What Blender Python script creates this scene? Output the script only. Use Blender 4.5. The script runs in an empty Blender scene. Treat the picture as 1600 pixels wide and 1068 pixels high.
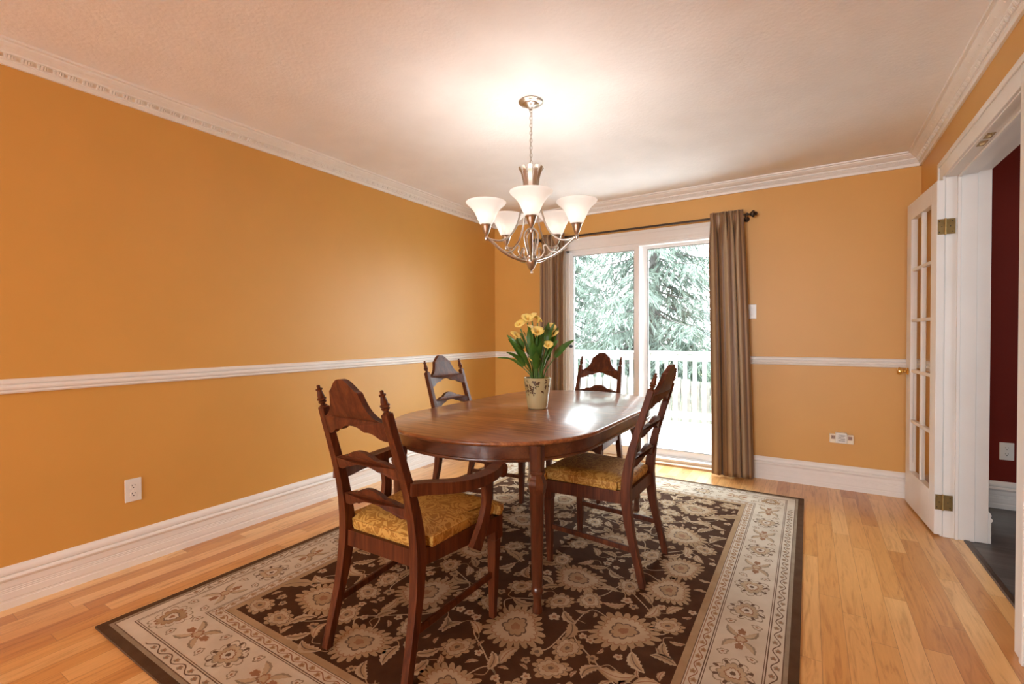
import bpy, math, random
from math import sin, cos, pi, radians
from mathutils import Vector, Matrix
from mathutils.geometry import tessellate_polygon

sc = bpy.context.scene
COL = sc.collection
random.seed(11)

# ------------------------------------------------------------------ camera, world, exposure
CAM_F, YAW, PITCH, ROLL, CAM_H = 736.84, 0.5608, -0.0150, -0.0041, 1.187
fwd = Vector((-sin(YAW) * cos(PITCH), cos(YAW) * cos(PITCH), sin(PITCH)))
rgt = Vector((cos(YAW), sin(YAW), 0))
upv = rgt.cross(fwd)
r2 = rgt * cos(ROLL) + upv * sin(ROLL)
u2 = -rgt * sin(ROLL) + upv * cos(ROLL)
cam = bpy.data.objects.new('camera', bpy.data.cameras.new('camera'))
COL.objects.link(cam)
m = Matrix((r2, u2, -fwd)).transposed().to_4x4()
m.translation = (0, 0, CAM_H)
cam.matrix_world = m
cam.data.sensor_width = 36
cam.data.lens = CAM_F / 1600 * 36
cam.data.clip_start = 0.02
sc.camera = cam

world = bpy.data.worlds.new('overcast_sky')
sc.world = world
world.use_nodes = True
wn = world.node_tree
wn.nodes['Background'].inputs[0].default_value = (0.90, 0.95, 1.0, 1)
wn.nodes['Background'].inputs[1].default_value = 8.0

sc.view_settings.view_transform = 'Standard'
sc.view_settings.look = 'None'
sc.view_settings.exposure = 1.38
sc.view_settings.gamma = 1.0
sc.view_settings.use_curve_mapping = False
sc.cycles.max_bounces = 10
sc.cycles.diffuse_bounces = 6
sc.cycles.transparent_max_bounces = 16
sc.cycles.sample_clamp_indirect = 6.0
sc.cycles.caustics_reflective = False
sc.cycles.caustics_refractive = False

# room constants
XL, XR, YB, YF, ZC = -2.968, 0.672, 4.372, -6.0, 2.46
XH = 0.86            # hall side of the right wall
DO0, DO1, DOZ = 2.475, 3.645, 2.085   # doorway opening along y, top
PX0, PX1, PZ0, PZ1 = -2.085, -0.585, 0.03, 2.035   # patio door opening


def portal(name, loc, rot, sx, sy):
    l = bpy.data.lights.new(name, 'AREA')
    l.shape = 'RECTANGLE'
    l.size, l.size_y = sx, sy
    l.cycles.is_portal = True
    o = bpy.data.objects.new(name, l)
    COL.objects.link(o)
    o.location = loc
    o.rotation_euler = rot
    return o


portal('patio_daylight', ((PX0 + PX1) / 2, YB + 0.16, 1.03), (radians(-90), 0, 0), 1.5, 2.0)
portal('added_rear_portal', (-1.15, YF - 0.02, 1.325), (radians(90), 0, 0), 3.1, 2.05)  # samples sky through the window added behind the camera
portal('added_hall_portal', (2.99, 2.3, 1.55), (0, radians(90), 0), 0.4, 1.2)  # samples sky through the unseen opening added in the hall

# ------------------------------------------------------------------ materials
MATS = {}


def nt(mat):
    t = mat.node_tree
    return t, t.nodes, t.links


def mat(name, color=(0.5, 0.5, 0.5), rough=0.5, metal=0.0, spec=0.5, coat=0.0, coat_rough=0.1, sheen=0.0):
    mt = bpy.data.materials.new(name)
    mt.use_nodes = True
    b = mt.node_tree.nodes['Principled BSDF']
    b.inputs['Base Color'].default_value = (*color, 1)
    b.inputs['Roughness'].default_value = rough
    b.inputs['Metallic'].default_value = metal
    b.inputs['Specular IOR Level'].default_value = spec
    b.inputs['Coat Weight'].default_value = coat
    b.inputs['Coat Roughness'].default_value = coat_rough
    b.inputs['Sheen Weight'].default_value = sheen
    MATS[name] = mt
    return mt


def coords(mt, kind='Object', scale=(1, 1, 1), rot=(0, 0, 0)):
    t, n, l = nt(mt)
    tc = n.new('ShaderNodeTexCoord')
    mp = n.new('ShaderNodeMapping')
    mp.inputs['Scale'].default_value = scale
    mp.inputs['Rotation'].default_value = rot
    l.new(tc.outputs[kind], mp.inputs['Vector'])
    return mp.outputs['Vector']


def noise(mt, vec, scale=5, detail=4, rough=0.55, dist=0.0):
    t, n, l = nt(mt)
    x = n.new('ShaderNodeTexNoise')
    x.inputs['Scale'].default_value = scale
    x.inputs['Detail'].default_value = detail
    x.inputs['Roughness'].default_value = rough
    x.inputs['Distortion'].default_value = dist
    l.new(vec, x.inputs['Vector'])
    return x.outputs['Fac']


def ramp(mt, fac, stops, interp='LINEAR'):
    t, n, l = nt(mt)
    r = n.new('ShaderNodeValToRGB')
    r.color_ramp.interpolation = interp
    e = r.color_ramp.elements
    while len(e) < len(stops):
        e.new(0.5)
    for i, (p, c) in enumerate(stops):
        e[i].position = p
        e[i].color = (*c, 1) if len(c) == 3 else c
    l.new(fac, r.inputs['Fac'])
    return r.outputs['Color']


def math_n(mt, op, a, b=None):
    t, n, l = nt(mt)
    x = n.new('ShaderNodeMath')
    x.operation = op
    for i, v in enumerate((a, b)):
        if v is None:
            continue
        if isinstance(v, (int, float)):
            x.inputs[i].default_value = v
        else:
            l.new(v, x.inputs[i])
    return x.outputs[0]


def mixc(mt, fac, a, b, blend='MIX'):
    t, n, l = nt(mt)
    x = n.new('ShaderNodeMix')
    x.data_type = 'RGBA'
    x.blend_type = blend
    for key, v in ((0, fac), (6, a), (7, b)):
        if isinstance(v, (int, float)):
            x.inputs[key].default_value = v
        elif isinstance(v, tuple):
            x.inputs[key].default_value = (*v, 1)
        else:
            l.new(v, x.inputs[key])
    return x.outputs[2]


def setbase(mt, c):
    nt(mt)[2].new(c, mt.node_tree.nodes['Principled BSDF'].inputs['Base Color'])


def bump(mt, h, strength=0.2, dist=0.01):
    t, n, l = nt(mt)
    b = n.new('ShaderNodeBump')
    b.inputs['Strength'].default_value = strength
    b.inputs['Distance'].default_value = dist
    l.new(h, b.inputs['Height'])
    l.new(b.outputs['Normal'], n['Principled BSDF'].inputs['Normal'])


def noisy(name, c1, c2, scale=6, rough=0.5, bscale=None, bstr=0.1, bdist=0.003, **kw):
    mt = mat(name, c1, rough, **kw)
    v = coords(mt)
    setbase(mt, ramp(mt, noise(mt, v, scale), [(0.35, c1), (0.65, c2)]))
    if bscale:
        bump(mt, noise(mt, v, bscale, 5), bstr, bdist)
    return mt


def wood(name, dark, mid, light, axis='z', stretch=14, scale=3.2, rough=0.28, coat=0.5, crough=0.12):
    mt = mat(name, mid, rough, coat=coat, coat_rough=crough)
    s = {'x': (1, stretch, stretch), 'y': (stretch, 1, stretch), 'z': (stretch, stretch, 1)}[axis]
    v = coords(mt, 'Object', s)
    f = noise(mt, v, scale, 6, 0.6, 0.6)
    v2 = coords(mt, 'Object', tuple(4 * k if k > 1 else k for k in s))
    f2 = noise(mt, v2, scale * 1.3, 3, 0.7)
    f3 = math_n(mt, 'ADD', math_n(mt, 'MULTIPLY', f, 0.7), math_n(mt, 'MULTIPLY', f2, 0.3))
    setbase(mt, ramp(mt, f3, [(0.34, dark), (0.5, mid), (0.66, light)]))
    bump(mt, f2, 0.05, 0.001)
    return mt


M_WALL = noisy('orange_wall_paint', (0.60, 0.318, 0.074), (0.625, 0.330, 0.078), 2.5, 0.45, 260, 0.06, 0.001, spec=0.5)
M_CEIL = noisy('stippled_ceiling_paint', (0.83, 0.83, 0.835), (0.87, 0.87, 0.875), 4, 0.85, 55, 0.35, 0.006, spec=0.2)
M_TRIM = noisy('white_trim_paint', (0.76, 0.735, 0.70), (0.80, 0.775, 0.74), 3, 0.4, None)
M_DOOR = noisy('white_door_paint', (0.74, 0.715, 0.68), (0.78, 0.755, 0.72), 3, 0.35, None)
M_VINYL = noisy('white_vinyl_frame', (0.80, 0.80, 0.80), (0.84, 0.84, 0.84), 3, 0.3, None)
M_RED = noisy('dark_red_hall_paint', (0.13, 0.010, 0.004), (0.145, 0.012, 0.005), 3, 0.65, 200, 0.05, 0.001, spec=0.2)
M_PLASTIC = noisy('white_plastic', (0.74, 0.72, 0.68), (0.78, 0.76, 0.72), 8, 0.3, None)
M_CREAM = noisy('cream_plastic', (0.78, 0.68, 0.52), (0.80, 0.70, 0.54), 8, 0.35, None)
M_SLOT = mat('dark_socket_slot', (0.02, 0.018, 0.016), 0.6)
M_GREYPRINT = mat('grey_print', (0.22, 0.21, 0.20), 0.7)
M_TAUPE = mat('taupe_plastic', (0.36, 0.22, 0.16), 0.5)
M_PAPER = mat('white_paper_label', (0.72, 0.70, 0.66), 0.7)
M_BRASS = noisy('polished_brass', (0.75, 0.50, 0.16), (0.82, 0.57, 0.22), 12, 0.18, None, metal=1.0)
M_ABRASS = noisy('antique_brass', (0.30, 0.19, 0.07), (0.38, 0.25, 0.10), 30, 0.38, None, metal=0.9)
M_NICKEL = noisy('brushed_nickel', (0.50, 0.45, 0.40), (0.58, 0.53, 0.475), 20, 0.28, None, metal=1.0)
M_BRONZE = noisy('dark_bronze', (0.045, 0.025, 0.016), (0.06, 0.034, 0.02), 20, 0.4, None, metal=0.6)
M_RUBBER = mat('black_plastic', (0.02, 0.02, 0.022), 0.5)

M_CHAIR = wood('dark_cherry_chair_wood', (0.042, 0.0095, 0.0032), (0.090, 0.023, 0.0070), (0.145, 0.042, 0.013), 'z', 12, 3.0, 0.45, 0.0, 0.2)
M_CHAIR.node_tree.nodes['Principled BSDF'].inputs['Specular IOR Level'].default_value = 0.2
M_TABLE = wood('cherry_table_wood', (0.048, 0.0125, 0.0045), (0.095, 0.027, 0.0095), (0.15, 0.048, 0.017), 'x', 12, 2.5, 0.3, 0.4)
M_TLEG = wood('cherry_table_leg_wood', (0.040, 0.0095, 0.0035), (0.085, 0.022, 0.0075), (0.13, 0.038, 0.013), 'z', 12, 3.0)


def tabletop_material():
    mt = mat('polished_tabletop_veneer', (0.2, 0.08, 0.03), 0.30, spec=0.4, coat=0.5, coat_rough=0.12)
    v = coords(mt, 'Object', (1.2, 16, 16))
    f = noise(mt, v, 2.6, 6, 0.6, 0.5)
    v2 = coords(mt, 'Object', (2, 90, 1))
    f2 = noise(mt, v2, 2.0, 3, 0.6)
    f3 = math_n(mt, 'ADD', math_n(mt, 'MULTIPLY', f, 0.62), math_n(mt, 'MULTIPLY', f2, 0.38))
    t, n, l = nt(mt)
    tc = n.new('ShaderNodeTexCoord')
    sp = n.new('ShaderNodeSeparateXYZ')
    l.new(tc.outputs['Object'], sp.inputs[0])
    wn_ = n.new('ShaderNodeTexWhiteNoise')
    wn_.noise_dimensions = '1D'
    l.new(math_n(mt, 'FLOOR', math_n(mt, 'DIVIDE', math_n(mt, 'ADD', sp.outputs[1], 3.0), 0.1)), wn_.inputs['W'])
    f3 = math_n(mt, 'ADD', f3, math_n(mt, 'MULTIPLY', math_n(mt, 'SUBTRACT', wn_.outputs['Value'], 0.5), 0.11))
    c = ramp(mt, f3, [(0.33, (0.14, 0.042, 0.015)), (0.5, (0.26, 0.092, 0.032)), (0.64, (0.44, 0.185, 0.07))])
    setbase(mt, c)
    return mt


M_TOP = tabletop_material()


def floor_material():
    mt = mat('honey_oak_strip_floor', (0.55, 0.27, 0.1), 0.30, coat=0.25, coat_rough=0.18)
    t, n, l = nt(mt)
    tc = n.new('ShaderNodeTexCoord')
    sp = n.new('ShaderNodeSeparateXYZ')
    l.new(tc.outputs['Object'], sp.inputs[0])
    X, Y = sp.outputs[0], sp.outputs[1]
    u = math_n(mt, 'DIVIDE', math_n(mt, 'ADD', X, 10 - 0.43 + 0.082 * 0), 0.0815)
    row = math_n(mt, 'FLOOR', u)
    wn1 = n.new('ShaderNodeTexWhiteNoise')
    wn1.noise_dimensions = '1D'
    l.new(row, wn1.inputs['W'])
    off = math_n(mt, 'MULTIPLY', wn1.outputs['Value'], 7.3)
    vv = math_n(mt, 'ADD', math_n(mt, 'DIVIDE', Y, 0.95), off)
    idx = math_n(mt, 'FLOOR', vv)
    cmb = n.new('ShaderNodeCombineXYZ')
    l.new(row, cmb.inputs[0])
    l.new(idx, cmb.inputs[1])
    wn2 = n.new('ShaderNodeTexWhiteNoise')
    wn2.noise_dimensions = '2D'
    l.new(cmb.outputs[0], wn2.inputs['Vector'])
    rnd = wn2.outputs['Value']
    # grain, shifted per board
    sh = n.new('ShaderNodeCombineXYZ')
    l.new(math_n(mt, 'MULTIPLY', X, 9.0), sh.inputs[0])
    l.new(math_n(mt, 'ADD', math_n(mt, 'MULTIPLY', Y, 0.8), math_n(mt, 'MULTIPLY', rnd, 37.0)), sh.inputs[1])
    l.new(math_n(mt, 'MULTIPLY', rnd, 19.0), sh.inputs[2])
    g = noise(mt, sh.outputs[0], 3.2, 6, 0.62, 1.6)
    sh2 = n.new('ShaderNodeCombineXYZ')
    l.new(math_n(mt, 'MULTIPLY', X, 70.0), sh2.inputs[0])
    l.new(math_n(mt, 'MULTIPLY', Y, 2.5), sh2.inputs[1])
    g2 = noise(mt, sh2.outputs[0], 2.0, 3, 0.6)
    base = ramp(mt, rnd, [(0.0, (0.54, 0.235, 0.070)), (0.35, (0.66, 0.335, 0.112)), (0.7, (0.75, 0.42, 0.160)), (1.0, (0.82, 0.52, 0.235))])
    gr = ramp(mt, g, [(0.30, (0.62, 0.50, 0.40)), (0.48, (0.96, 0.94, 0.92)), (0.7, (1.06, 1.05, 1.03))])
    c = mixc(mt, 0.85, base, gr, 'MULTIPLY')
    gr2 = ramp(mt, g2, [(0.3, (0.86, 0.82, 0.78)), (0.6, (1, 1, 1))])
    c = mixc(mt, 0.5, c, gr2, 'MULTIPLY')
    # joints
    fu = math_n(mt, 'FRACT', u)
    e1 = math_n(mt, 'LESS_THAN', fu, 0.022)
    fv = math_n(mt, 'FRACT', vv)
    e2 = math_n(mt, 'LESS_THAN', fv, 0.0022)
    e = math_n(mt, 'MAXIMUM', e1, e2)
    c = mixc(mt, math_n(mt, 'MULTIPLY', e, 0.55), c, (0.16, 0.065, 0.025))
    setbase(mt, c)
    bump(mt, math_n(mt, 'MULTIPLY', e, -1.0), 0.3, 0.001)
    return mt


M_FLOOR = floor_material()
M_LAM = wood('grey_brown_hall_laminate', (0.05, 0.042, 0.037), (0.085, 0.074, 0.066), (0.13, 0.115, 0.104), 'x', 8, 2.0, 0.4, 0.1)
M_DARKSTRIP = noisy('dark_threshold_wood', (0.05, 0.028, 0.016), (0.07, 0.04, 0.022), 20, 0.4, None)


def damask():
    mt = mat('gold_damask_fabric', (0.5, 0.3, 0.1), 0.6, sheen=0.0, spec=0.3)
    t, n, l = nt(mt)
    v = coords(mt, 'Object', (1, 1, 1))
    wv = n.new('ShaderNodeTexNoise')
    wv.inputs['Scale'].default_value = 13
    wv.inputs['Detail'].default_value = 1.5
    wv.inputs['Distortion'].default_value = 1.8
    l.new(v, wv.inputs['Vector'])
    f = wv.outputs['Fac']
    band = math_n(mt, 'SINE', math_n(mt, 'MULTIPLY', f, 38.0))
    c = ramp(mt, math_n(mt, 'ADD', math_n(mt, 'MULTIPLY', band, 0.5), 0.5),
             [(0.30, (0.33, 0.155, 0.026)), (0.48, (0.41, 0.205, 0.038)), (0.56, (0.56, 0.335, 0.085)), (0.85, (0.52, 0.305, 0.072))])
    setbase(mt, c)
    bump(mt, noise(mt, v, 420, 2), 0.25, 0.0008)
    return mt


M_DAMASK = damask()


def curtain_mat():
    mt = mat('striped_brown_satin', (0.2, 0.13, 0.08), 0.45, sheen=0.1)
    t, n, l = nt(mt)
    tc = n.new('ShaderNodeTexCoord')
    sp = n.new('ShaderNodeSeparateXYZ')
    l.new(tc.outputs['UV'], sp.inputs[0])
    U = sp.outputs[0]
    V = sp.outputs[1]
    s = math_n(mt, 'FRACT', math_n(mt, 'MULTIPLY', U, 3.9))
    c = ramp(mt, s, [(0.0, (0.27, 0.150, 0.062)), (0.16, (0.15, 0.072, 0.028)), (0.24, (0.32, 0.205, 0.105)),
                     (0.40, (0.42, 0.31, 0.19)), (0.52, (0.23, 0.122, 0.050)), (0.62, (0.12, 0.055, 0.022)),
                     (0.72, (0.34, 0.198, 0.085)), (0.88, (0.18, 0.095, 0.040))], 'EASE')
    cb = n.new('ShaderNodeCombineXYZ')
    l.new(math_n(mt, 'MULTIPLY', U, 160.0), cb.inputs[0])
    l.new(math_n(mt, 'MULTIPLY', V, 5.0), cb.inputs[1])
    f = noise(mt, cb.outputs[0], 3.0, 5, 0.7)
    c = mixc(mt, 0.75, c, ramp(mt, f, [(0.3, (0.48, 0.42, 0.36)), (0.62, (0.95, 0.91, 0.85))]), 'MULTIPLY')
    setbase(mt, c)
    bump(mt, f, 0.2, 0.0015)
    return mt


M_CURT = curtain_mat()

M_RUG_FIELD = noisy('rug_brown_pile', (0.060, 0.025, 0.0115), (0.078, 0.034, 0.016), 14, 0.95, 500, 0.5, 0.002, spec=0.1)
M_RUG_EDGE = noisy('rug_dark_edge', (0.088, 0.046, 0.023), (0.105, 0.058, 0.031), 14, 0.95, 500, 0.5, 0.002, spec=0.1)
M_RUG_TAN = noisy('rug_tan_pile', (0.34, 0.225, 0.125), (0.43, 0.30, 0.18), 9, 0.95, 400, 0.5, 0.002, spec=0.1)
M_RUG_TAN2 = noisy('rug_pale_pile', (0.42, 0.305, 0.19), (0.50, 0.38, 0.25), 9, 0.95, 400, 0.5, 0.002)
M_RUG_CREAM = noisy('rug_cream_pile', (0.54, 0.465, 0.365), (0.62, 0.545, 0.44), 8, 0.95, 400, 0.5, 0.002)
M_RUG_LINE = noisy('rug_brown_line', (0.115, 0.062, 0.034), (0.145, 0.085, 0.05), 20, 0.85, None)
M_RUG_RUST = noisy('rug_rust_line', (0.27, 0.125, 0.058), (0.31, 0.155, 0.075), 20, 0.85, None)
M_RUG_GREY = noisy('rug_taupe_pile', (0.245, 0.185, 0.12), (0.30, 0.235, 0.16), 20, 0.85, None)

M_POT = noisy('cream_ceramic', (0.50, 0.47, 0.27), (0.56, 0.53, 0.32), 6, 0.25, None)
M_POTLEAF = mat('brown_leaf_glaze', (0.085, 0.045, 0.022), 0.3)
M_POTGREEN = mat('olive_leaf_glaze', (0.13, 0.13, 0.04), 0.3)
M_SOIL = noisy('dark_soil', (0.03, 0.02, 0.012), (0.05, 0.035, 0.02), 60, 0.95, None)
M_LEAF = noisy('green_leaf', (0.035, 0.105, 0.012), (0.07, 0.18, 0.025), 9, 0.38, None)
M_STEM = noisy('green_stem', (0.06, 0.15, 0.02), (0.09, 0.2, 0.035), 9, 0.45, None)
M_LILY = noisy('yellow_petal', (0.80, 0.60, 0.13), (0.86, 0.70, 0.24), 10, 0.45, None)
M_SPADIX = mat('golden_spadix', (0.75, 0.42, 0.05), 0.6)

M_DECK = noisy('white_deck_paint', (0.62, 0.62, 0.61), (0.70, 0.70, 0.69), 9, 0.6, None)
M_RAILP = noisy('white_railing_paint', (0.50, 0.50, 0.49), (0.56, 0.56, 0.55), 7, 0.6, None)
M_FENCE = noisy('weathered_fence_wood', (0.20, 0.18, 0.16), (0.27, 0.245, 0.22), 12, 0.8, None)
M_NEEDLE = noisy('spruce_needles', (0.100, 0.135, 0.112), (0.155, 0.195, 0.160), 3, 0.7, None)
M_BARK = noisy('spruce_bark', (0.085, 0.08, 0.075), (0.12, 0.112, 0.105), 14, 0.9, None)
M_LAWN = noisy('garden_lawn', (0.10, 0.14, 0.05), (0.16, 0.19, 0.08), 3, 0.9, None)
M_SIDING = noisy('grey_siding', (0.10, 0.11, 0.115), (0.13, 0.14, 0.145), 4, 0.8, None)
M_ROOF = noisy('grey_shingle', (0.14, 0.14, 0.14), (0.18, 0.18, 0.18), 18, 0.9, None)


def glass_mat(name, tint, rmax=1.0, ior=1.3):
    mt = bpy.data.materials.new(name)
    mt.use_nodes = True
    t, n, l = nt(mt)
    n.clear()
    out = n.new('ShaderNodeOutputMaterial')
    tr = n.new('ShaderNodeBsdfTransparent')
    tr.inputs[0].default_value = (*tint, 1)
    gl = n.new('ShaderNodeBsdfGlossy')
    gl.inputs['Roughness'].default_value = 0.02
    gl.inputs['Color'].default_value = (rmax, rmax, rmax, 1)
    fr = n.new('ShaderNodeFresnel')
    fr.inputs['IOR'].default_value = ior
    mx = n.new('ShaderNodeMixShader')
    ge = n.new('ShaderNodeNewGeometry')
    inv = n.new('ShaderNodeMath')
    inv.operation = 'SUBTRACT'
    inv.inputs[0].default_value = 1.0
    l.new(ge.outputs['Backfacing'], inv.inputs[1])
    mu = n.new('ShaderNodeMath')
    mu.operation = 'MULTIPLY'
    l.new(fr.outputs[0], mu.inputs[0])
    l.new(inv.outputs[0], mu.inputs[1])
    l.new(mu.outputs[0], mx.inputs[0])
    l.new(tr.outputs[0], mx.inputs[1])
    l.new(gl.outputs[0], mx.inputs[2])
    l.new(mx.outputs[0], out.inputs[0])
    MATS[name] = mt
    return mt


M_GLASS = glass_mat('clear_glass', (0.84, 0.865, 0.86))
M_GLASS2 = glass_mat('thin_door_glass', (0.985, 0.985, 0.98), ior=1.10)


def shade_mat():
    mt = bpy.data.materials.new('frosted_white_glass')
    mt.use_nodes = True
    t, n, l = nt(mt)
    n.clear()
    out = n.new('ShaderNodeOutputMaterial')
    df = n.new('ShaderNodeBsdfDiffuse')
    df.inputs[0].default_value = (0.80, 0.78, 0.75, 1)
    ts = n.new('ShaderNodeBsdfTranslucent')
    ts.inputs[0].default_value = (0.85, 0.80, 0.74, 1)
    mx = n.new('ShaderNodeMixShader')
    mx.inputs[0].default_value = 0.12
    l.new(df.outputs[0], mx.inputs[1])
    l.new(ts.outputs[0], mx.inputs[2])
    gl = n.new('ShaderNodeBsdfGlossy')
    gl.inputs['Roughness'].default_value = 0.2
    m2 = n.new('ShaderNodeMixShader')
    m2.inputs[0].default_value = 0.04
    l.new(mx.outputs[0], m2.inputs[1])
    l.new(gl.outputs[0], m2.inputs[2])
    em = n.new('ShaderNodeEmission')
    em.inputs[0].default_value = (1.0, 0.93, 0.87, 1)
    em.inputs[1].default_value = 0.15
    ad = n.new('ShaderNodeAddShader')
    l.new(m2.outputs[0], ad.inputs[0])
    l.new(em.outputs[0], ad.inputs[1])
    l.new(ad.outputs[0], out.inputs[0])
    MATS['frosted_white_glass'] = mt
    return mt


M_SHADE = shade_mat()
M_BULB = bpy.data.materials.new('lit_bulb')
M_BULB.use_nodes = True
_b = M_BULB.node_tree.nodes['Principled BSDF']
_b.inputs['Emission Color'].default_value = (1, 0.9, 0.78, 1)
_b.inputs['Emission Strength'].default_value = 6


# ------------------------------------------------------------------ mesh helpers
class MB:
    """collects geometry for ONE mesh object"""

    def __init__(s):
        s.v, s.f, s.m, s.uv = [], [], [], None

    def add(s, verts, faces, mi=0):
        b = len(s.v)
        s.v += [tuple(p) for p in verts]
        s.f += [tuple(i + b for i in f) for f in faces]
        s.m += [mi] * len(faces)
        return b

    def box(s, x0, x1, y0, y1, z0, z1, mi=0):
        vs = [(x, y, z) for z in (z0, z1) for y in (y0, y1) for x in (x0, x1)]
        s.add(vs, [(0, 2, 3, 1), (4, 5, 7, 6), (0, 1, 5, 4), (2, 6, 7, 3), (0, 4, 6, 2), (1, 3, 7, 5)], mi)

    def obox(s, c, ax, ay, az, mi=0):
        """oriented box: centre and three half vectors"""
        c, ax, ay, az = map(Vector, (c, ax, ay, az))
        vs = [c + ax * i + ay * j + az * k for k in (-1, 1) for j in (-1, 1) for i in (-1, 1)]
        s.add(vs, [(0, 2, 3, 1), (4, 5, 7, 6), (0, 1, 5, 4), (2, 6, 7, 3), (0, 4, 6, 2), (1, 3, 7, 5)], mi)

    def lathe(s, prof, seg=24, mi=0, origin=(0, 0, 0), M=None, cap=True):
        o = Vector(origin)
        vs, fs = [], []
        for r, z in prof:
            for k in range(seg):
                a = 2 * pi * k / seg
                p = Vector((r * cos(a), r * sin(a), z))
                if M is not None:
                    p = M @ p
                vs.append(p + o)
        n = len(prof)
        for i in range(n - 1):
            for k in range(seg):
                k2 = (k + 1) % seg
                fs.append((i * seg + k, i * seg + k2, (i + 1) * seg + k2, (i + 1) * seg + k))
        if cap:
            if prof[0][0] > 1e-5:
                fs.append(tuple(range(seg - 1, -1, -1)))
            if prof[-1][0] > 1e-5:
                fs.append(tuple((n - 1) * seg + k for k in range(seg)))
        s.add(vs, fs, mi)

    def tube(s, pts, r, seg=10, mi=0, cap=True, closed=False):
        pts = [Vector(p) for p in pts]
        n = len(pts)
        rs = r if isinstance(r, (list, tuple)) else [r] * n
        vs, fs = [], []
        ref = None
        for i, p in enumerate(pts):
            a = pts[(i - 1) % n] if closed else pts[max(i - 1, 0)]
            b = pts[(i + 1) % n] if closed else pts[min(i + 1, n - 1)]
            t = (b - a).normalized()
            if ref is None:
                ref = t.orthogonal().normalized()
            ref = (ref - t * ref.dot(t))
            if ref.length < 1e-6:
                ref = t.orthogonal()
            ref.normalize()
            bi = t.cross(ref)
            for k in range(seg):
                a_ = 2 * pi * k / seg
                vs.append(p + (ref * cos(a_) + bi * sin(a_)) * rs[i])
        lim = n if closed else n - 1
        for i in range(lim):
            j = (i + 1) % n
            for k in range(seg):
                k2 = (k + 1) % seg
                fs.append((i * seg + k, i * seg + k2, j * seg + k2, j * seg + k))
        if cap and not closed:
            fs.append(tuple(range(seg - 1, -1, -1)))
            fs.append(tuple((n - 1) * seg + k for k in range(seg)))
        s.add(vs, fs, mi)

    def sweep(s, pts, hw, hd, xdir, mi=0):
        """rectangular bar along pts; hw half width along xdir, hd half depth across; lists allowed"""
        pts = [Vector(p) for p in pts]
        n = len(pts)
        hw = hw if isinstance(hw, (list, tuple)) else [hw] * n
        hd = hd if isinstance(hd, (list, tuple)) else [hd] * n
        vs, fs = [], []
        for i, p in enumerate(pts):
            t = (pts[min(i + 1, n - 1)] - pts[max(i - 1, 0)]).normalized()
            x = xdir[i] if isinstance(xdir, list) else xdir
            x = Vector(x)
            x = (x - t * x.dot(t)).normalized()
            y = t.cross(x)
            for a, b in ((-1, -1), (1, -1), (1, 1), (-1, 1)):
                vs.append(p + x * hw[i] * a + y * hd[i] * b)
        for i in range(n - 1):
            for k in range(4):
                k2 = (k + 1) % 4
                fs.append((i * 4 + k, i * 4 + k2, i * 4 + 4 + k2, i * 4 + 4 + k))
        fs.append((3, 2, 1, 0))
        fs.append(tuple((n - 1) * 4 + k for k in range(4)))
        s.add(vs, fs, mi)

    def poly(s, pts, fmap, mi=0):
        """extrude a 2D outline; fmap(u, v, side) -> 3D with side 0 / 1"""
        n = len(pts)
        tri = tessellate_polygon([[Vector((p[0], p[1], 0)) for p in pts]])
        a = [fmap(p[0], p[1], 0) for p in pts]
        b = [fmap(p[0], p[1], 1) for p in pts]
        fs = [tuple(t) for t in tri] + [tuple(n + i for i in reversed(t)) for t in tri]
        for i in range(n):
            j = (i + 1) % n
            fs.append((i, j, n + j, n + i))
        s.add(a + b, fs, mi)

    def flat(s, pts, z, mi=0):
        s.add([(p[0], p[1], z) for p in pts],
              [tuple(t) for t in tessellate_polygon([[Vector((p[0], p[1], 0)) for p in pts]])], mi)

    def profile(s, prof, a, b, out, mi=0):
        """moulding: profile (depth, z) carried from a to b (xy), 'out' = direction away from the wall"""
        a, b, out = Vector((*a, 0)), Vector((*b, 0)), Vector((*out, 0))
        n = len(prof)
        vs = [a + out * d + Vector((0, 0, z)) for d, z in prof] + [b + out * d + Vector((0, 0, z)) for d, z in prof]
        fs = [(i, (i + 1) % n, n + (i + 1) % n, n + i) for i in range(n)]
        tri = tessellate_polygon([[Vector((p[0], p[1], 0)) for p in prof]])
        fs += [tuple(t) for t in tri] + [tuple(n + i for i in reversed(t)) for t in tri]
        s.add(vs, fs, mi)

    def build(s, name, mats, parent=None, smooth=35, bevel=0.0, bseg=2, loc=None, fix=True):
        me = bpy.data.meshes.new(name)
        me.from_pydata(s.v, [], s.f)
        if not isinstance(mats, (list, tuple)):
            mats = [mats]
        for mm in mats:
            me.materials.append(mm)
        me.polygons.foreach_set('material_index', s.m)
        if s.uv:
            uvl = me.uv_layers.new(name='UVMap')
            for lp in me.loops:
                uvl.data[lp.index].uv = s.uv[lp.vertex_index]
        if fix:
            import bmesh
            bm = bmesh.new()
            bm.from_mesh(me)
            bmesh.ops.recalc_face_normals(bm, faces=bm.faces)
            bm.to_mesh(me)
            bm.free()
        if smooth:
            me.shade_smooth()
            me.set_sharp_from_angle(angle=radians(smooth))
        me.update()
        o = bpy.data.objects.new(name, me)
        COL.objects.link(o)
        if parent:
            o.parent = parent
        if loc:
            o.location = loc
        if bevel:
            b = o.modifiers.new('bevel', 'BEVEL')
            b.width = bevel
            b.segments = bseg
            b.limit_method = 'ANGLE'
            b.angle_limit = radians(38)
            b.harden_normals = True
        return o


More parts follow.
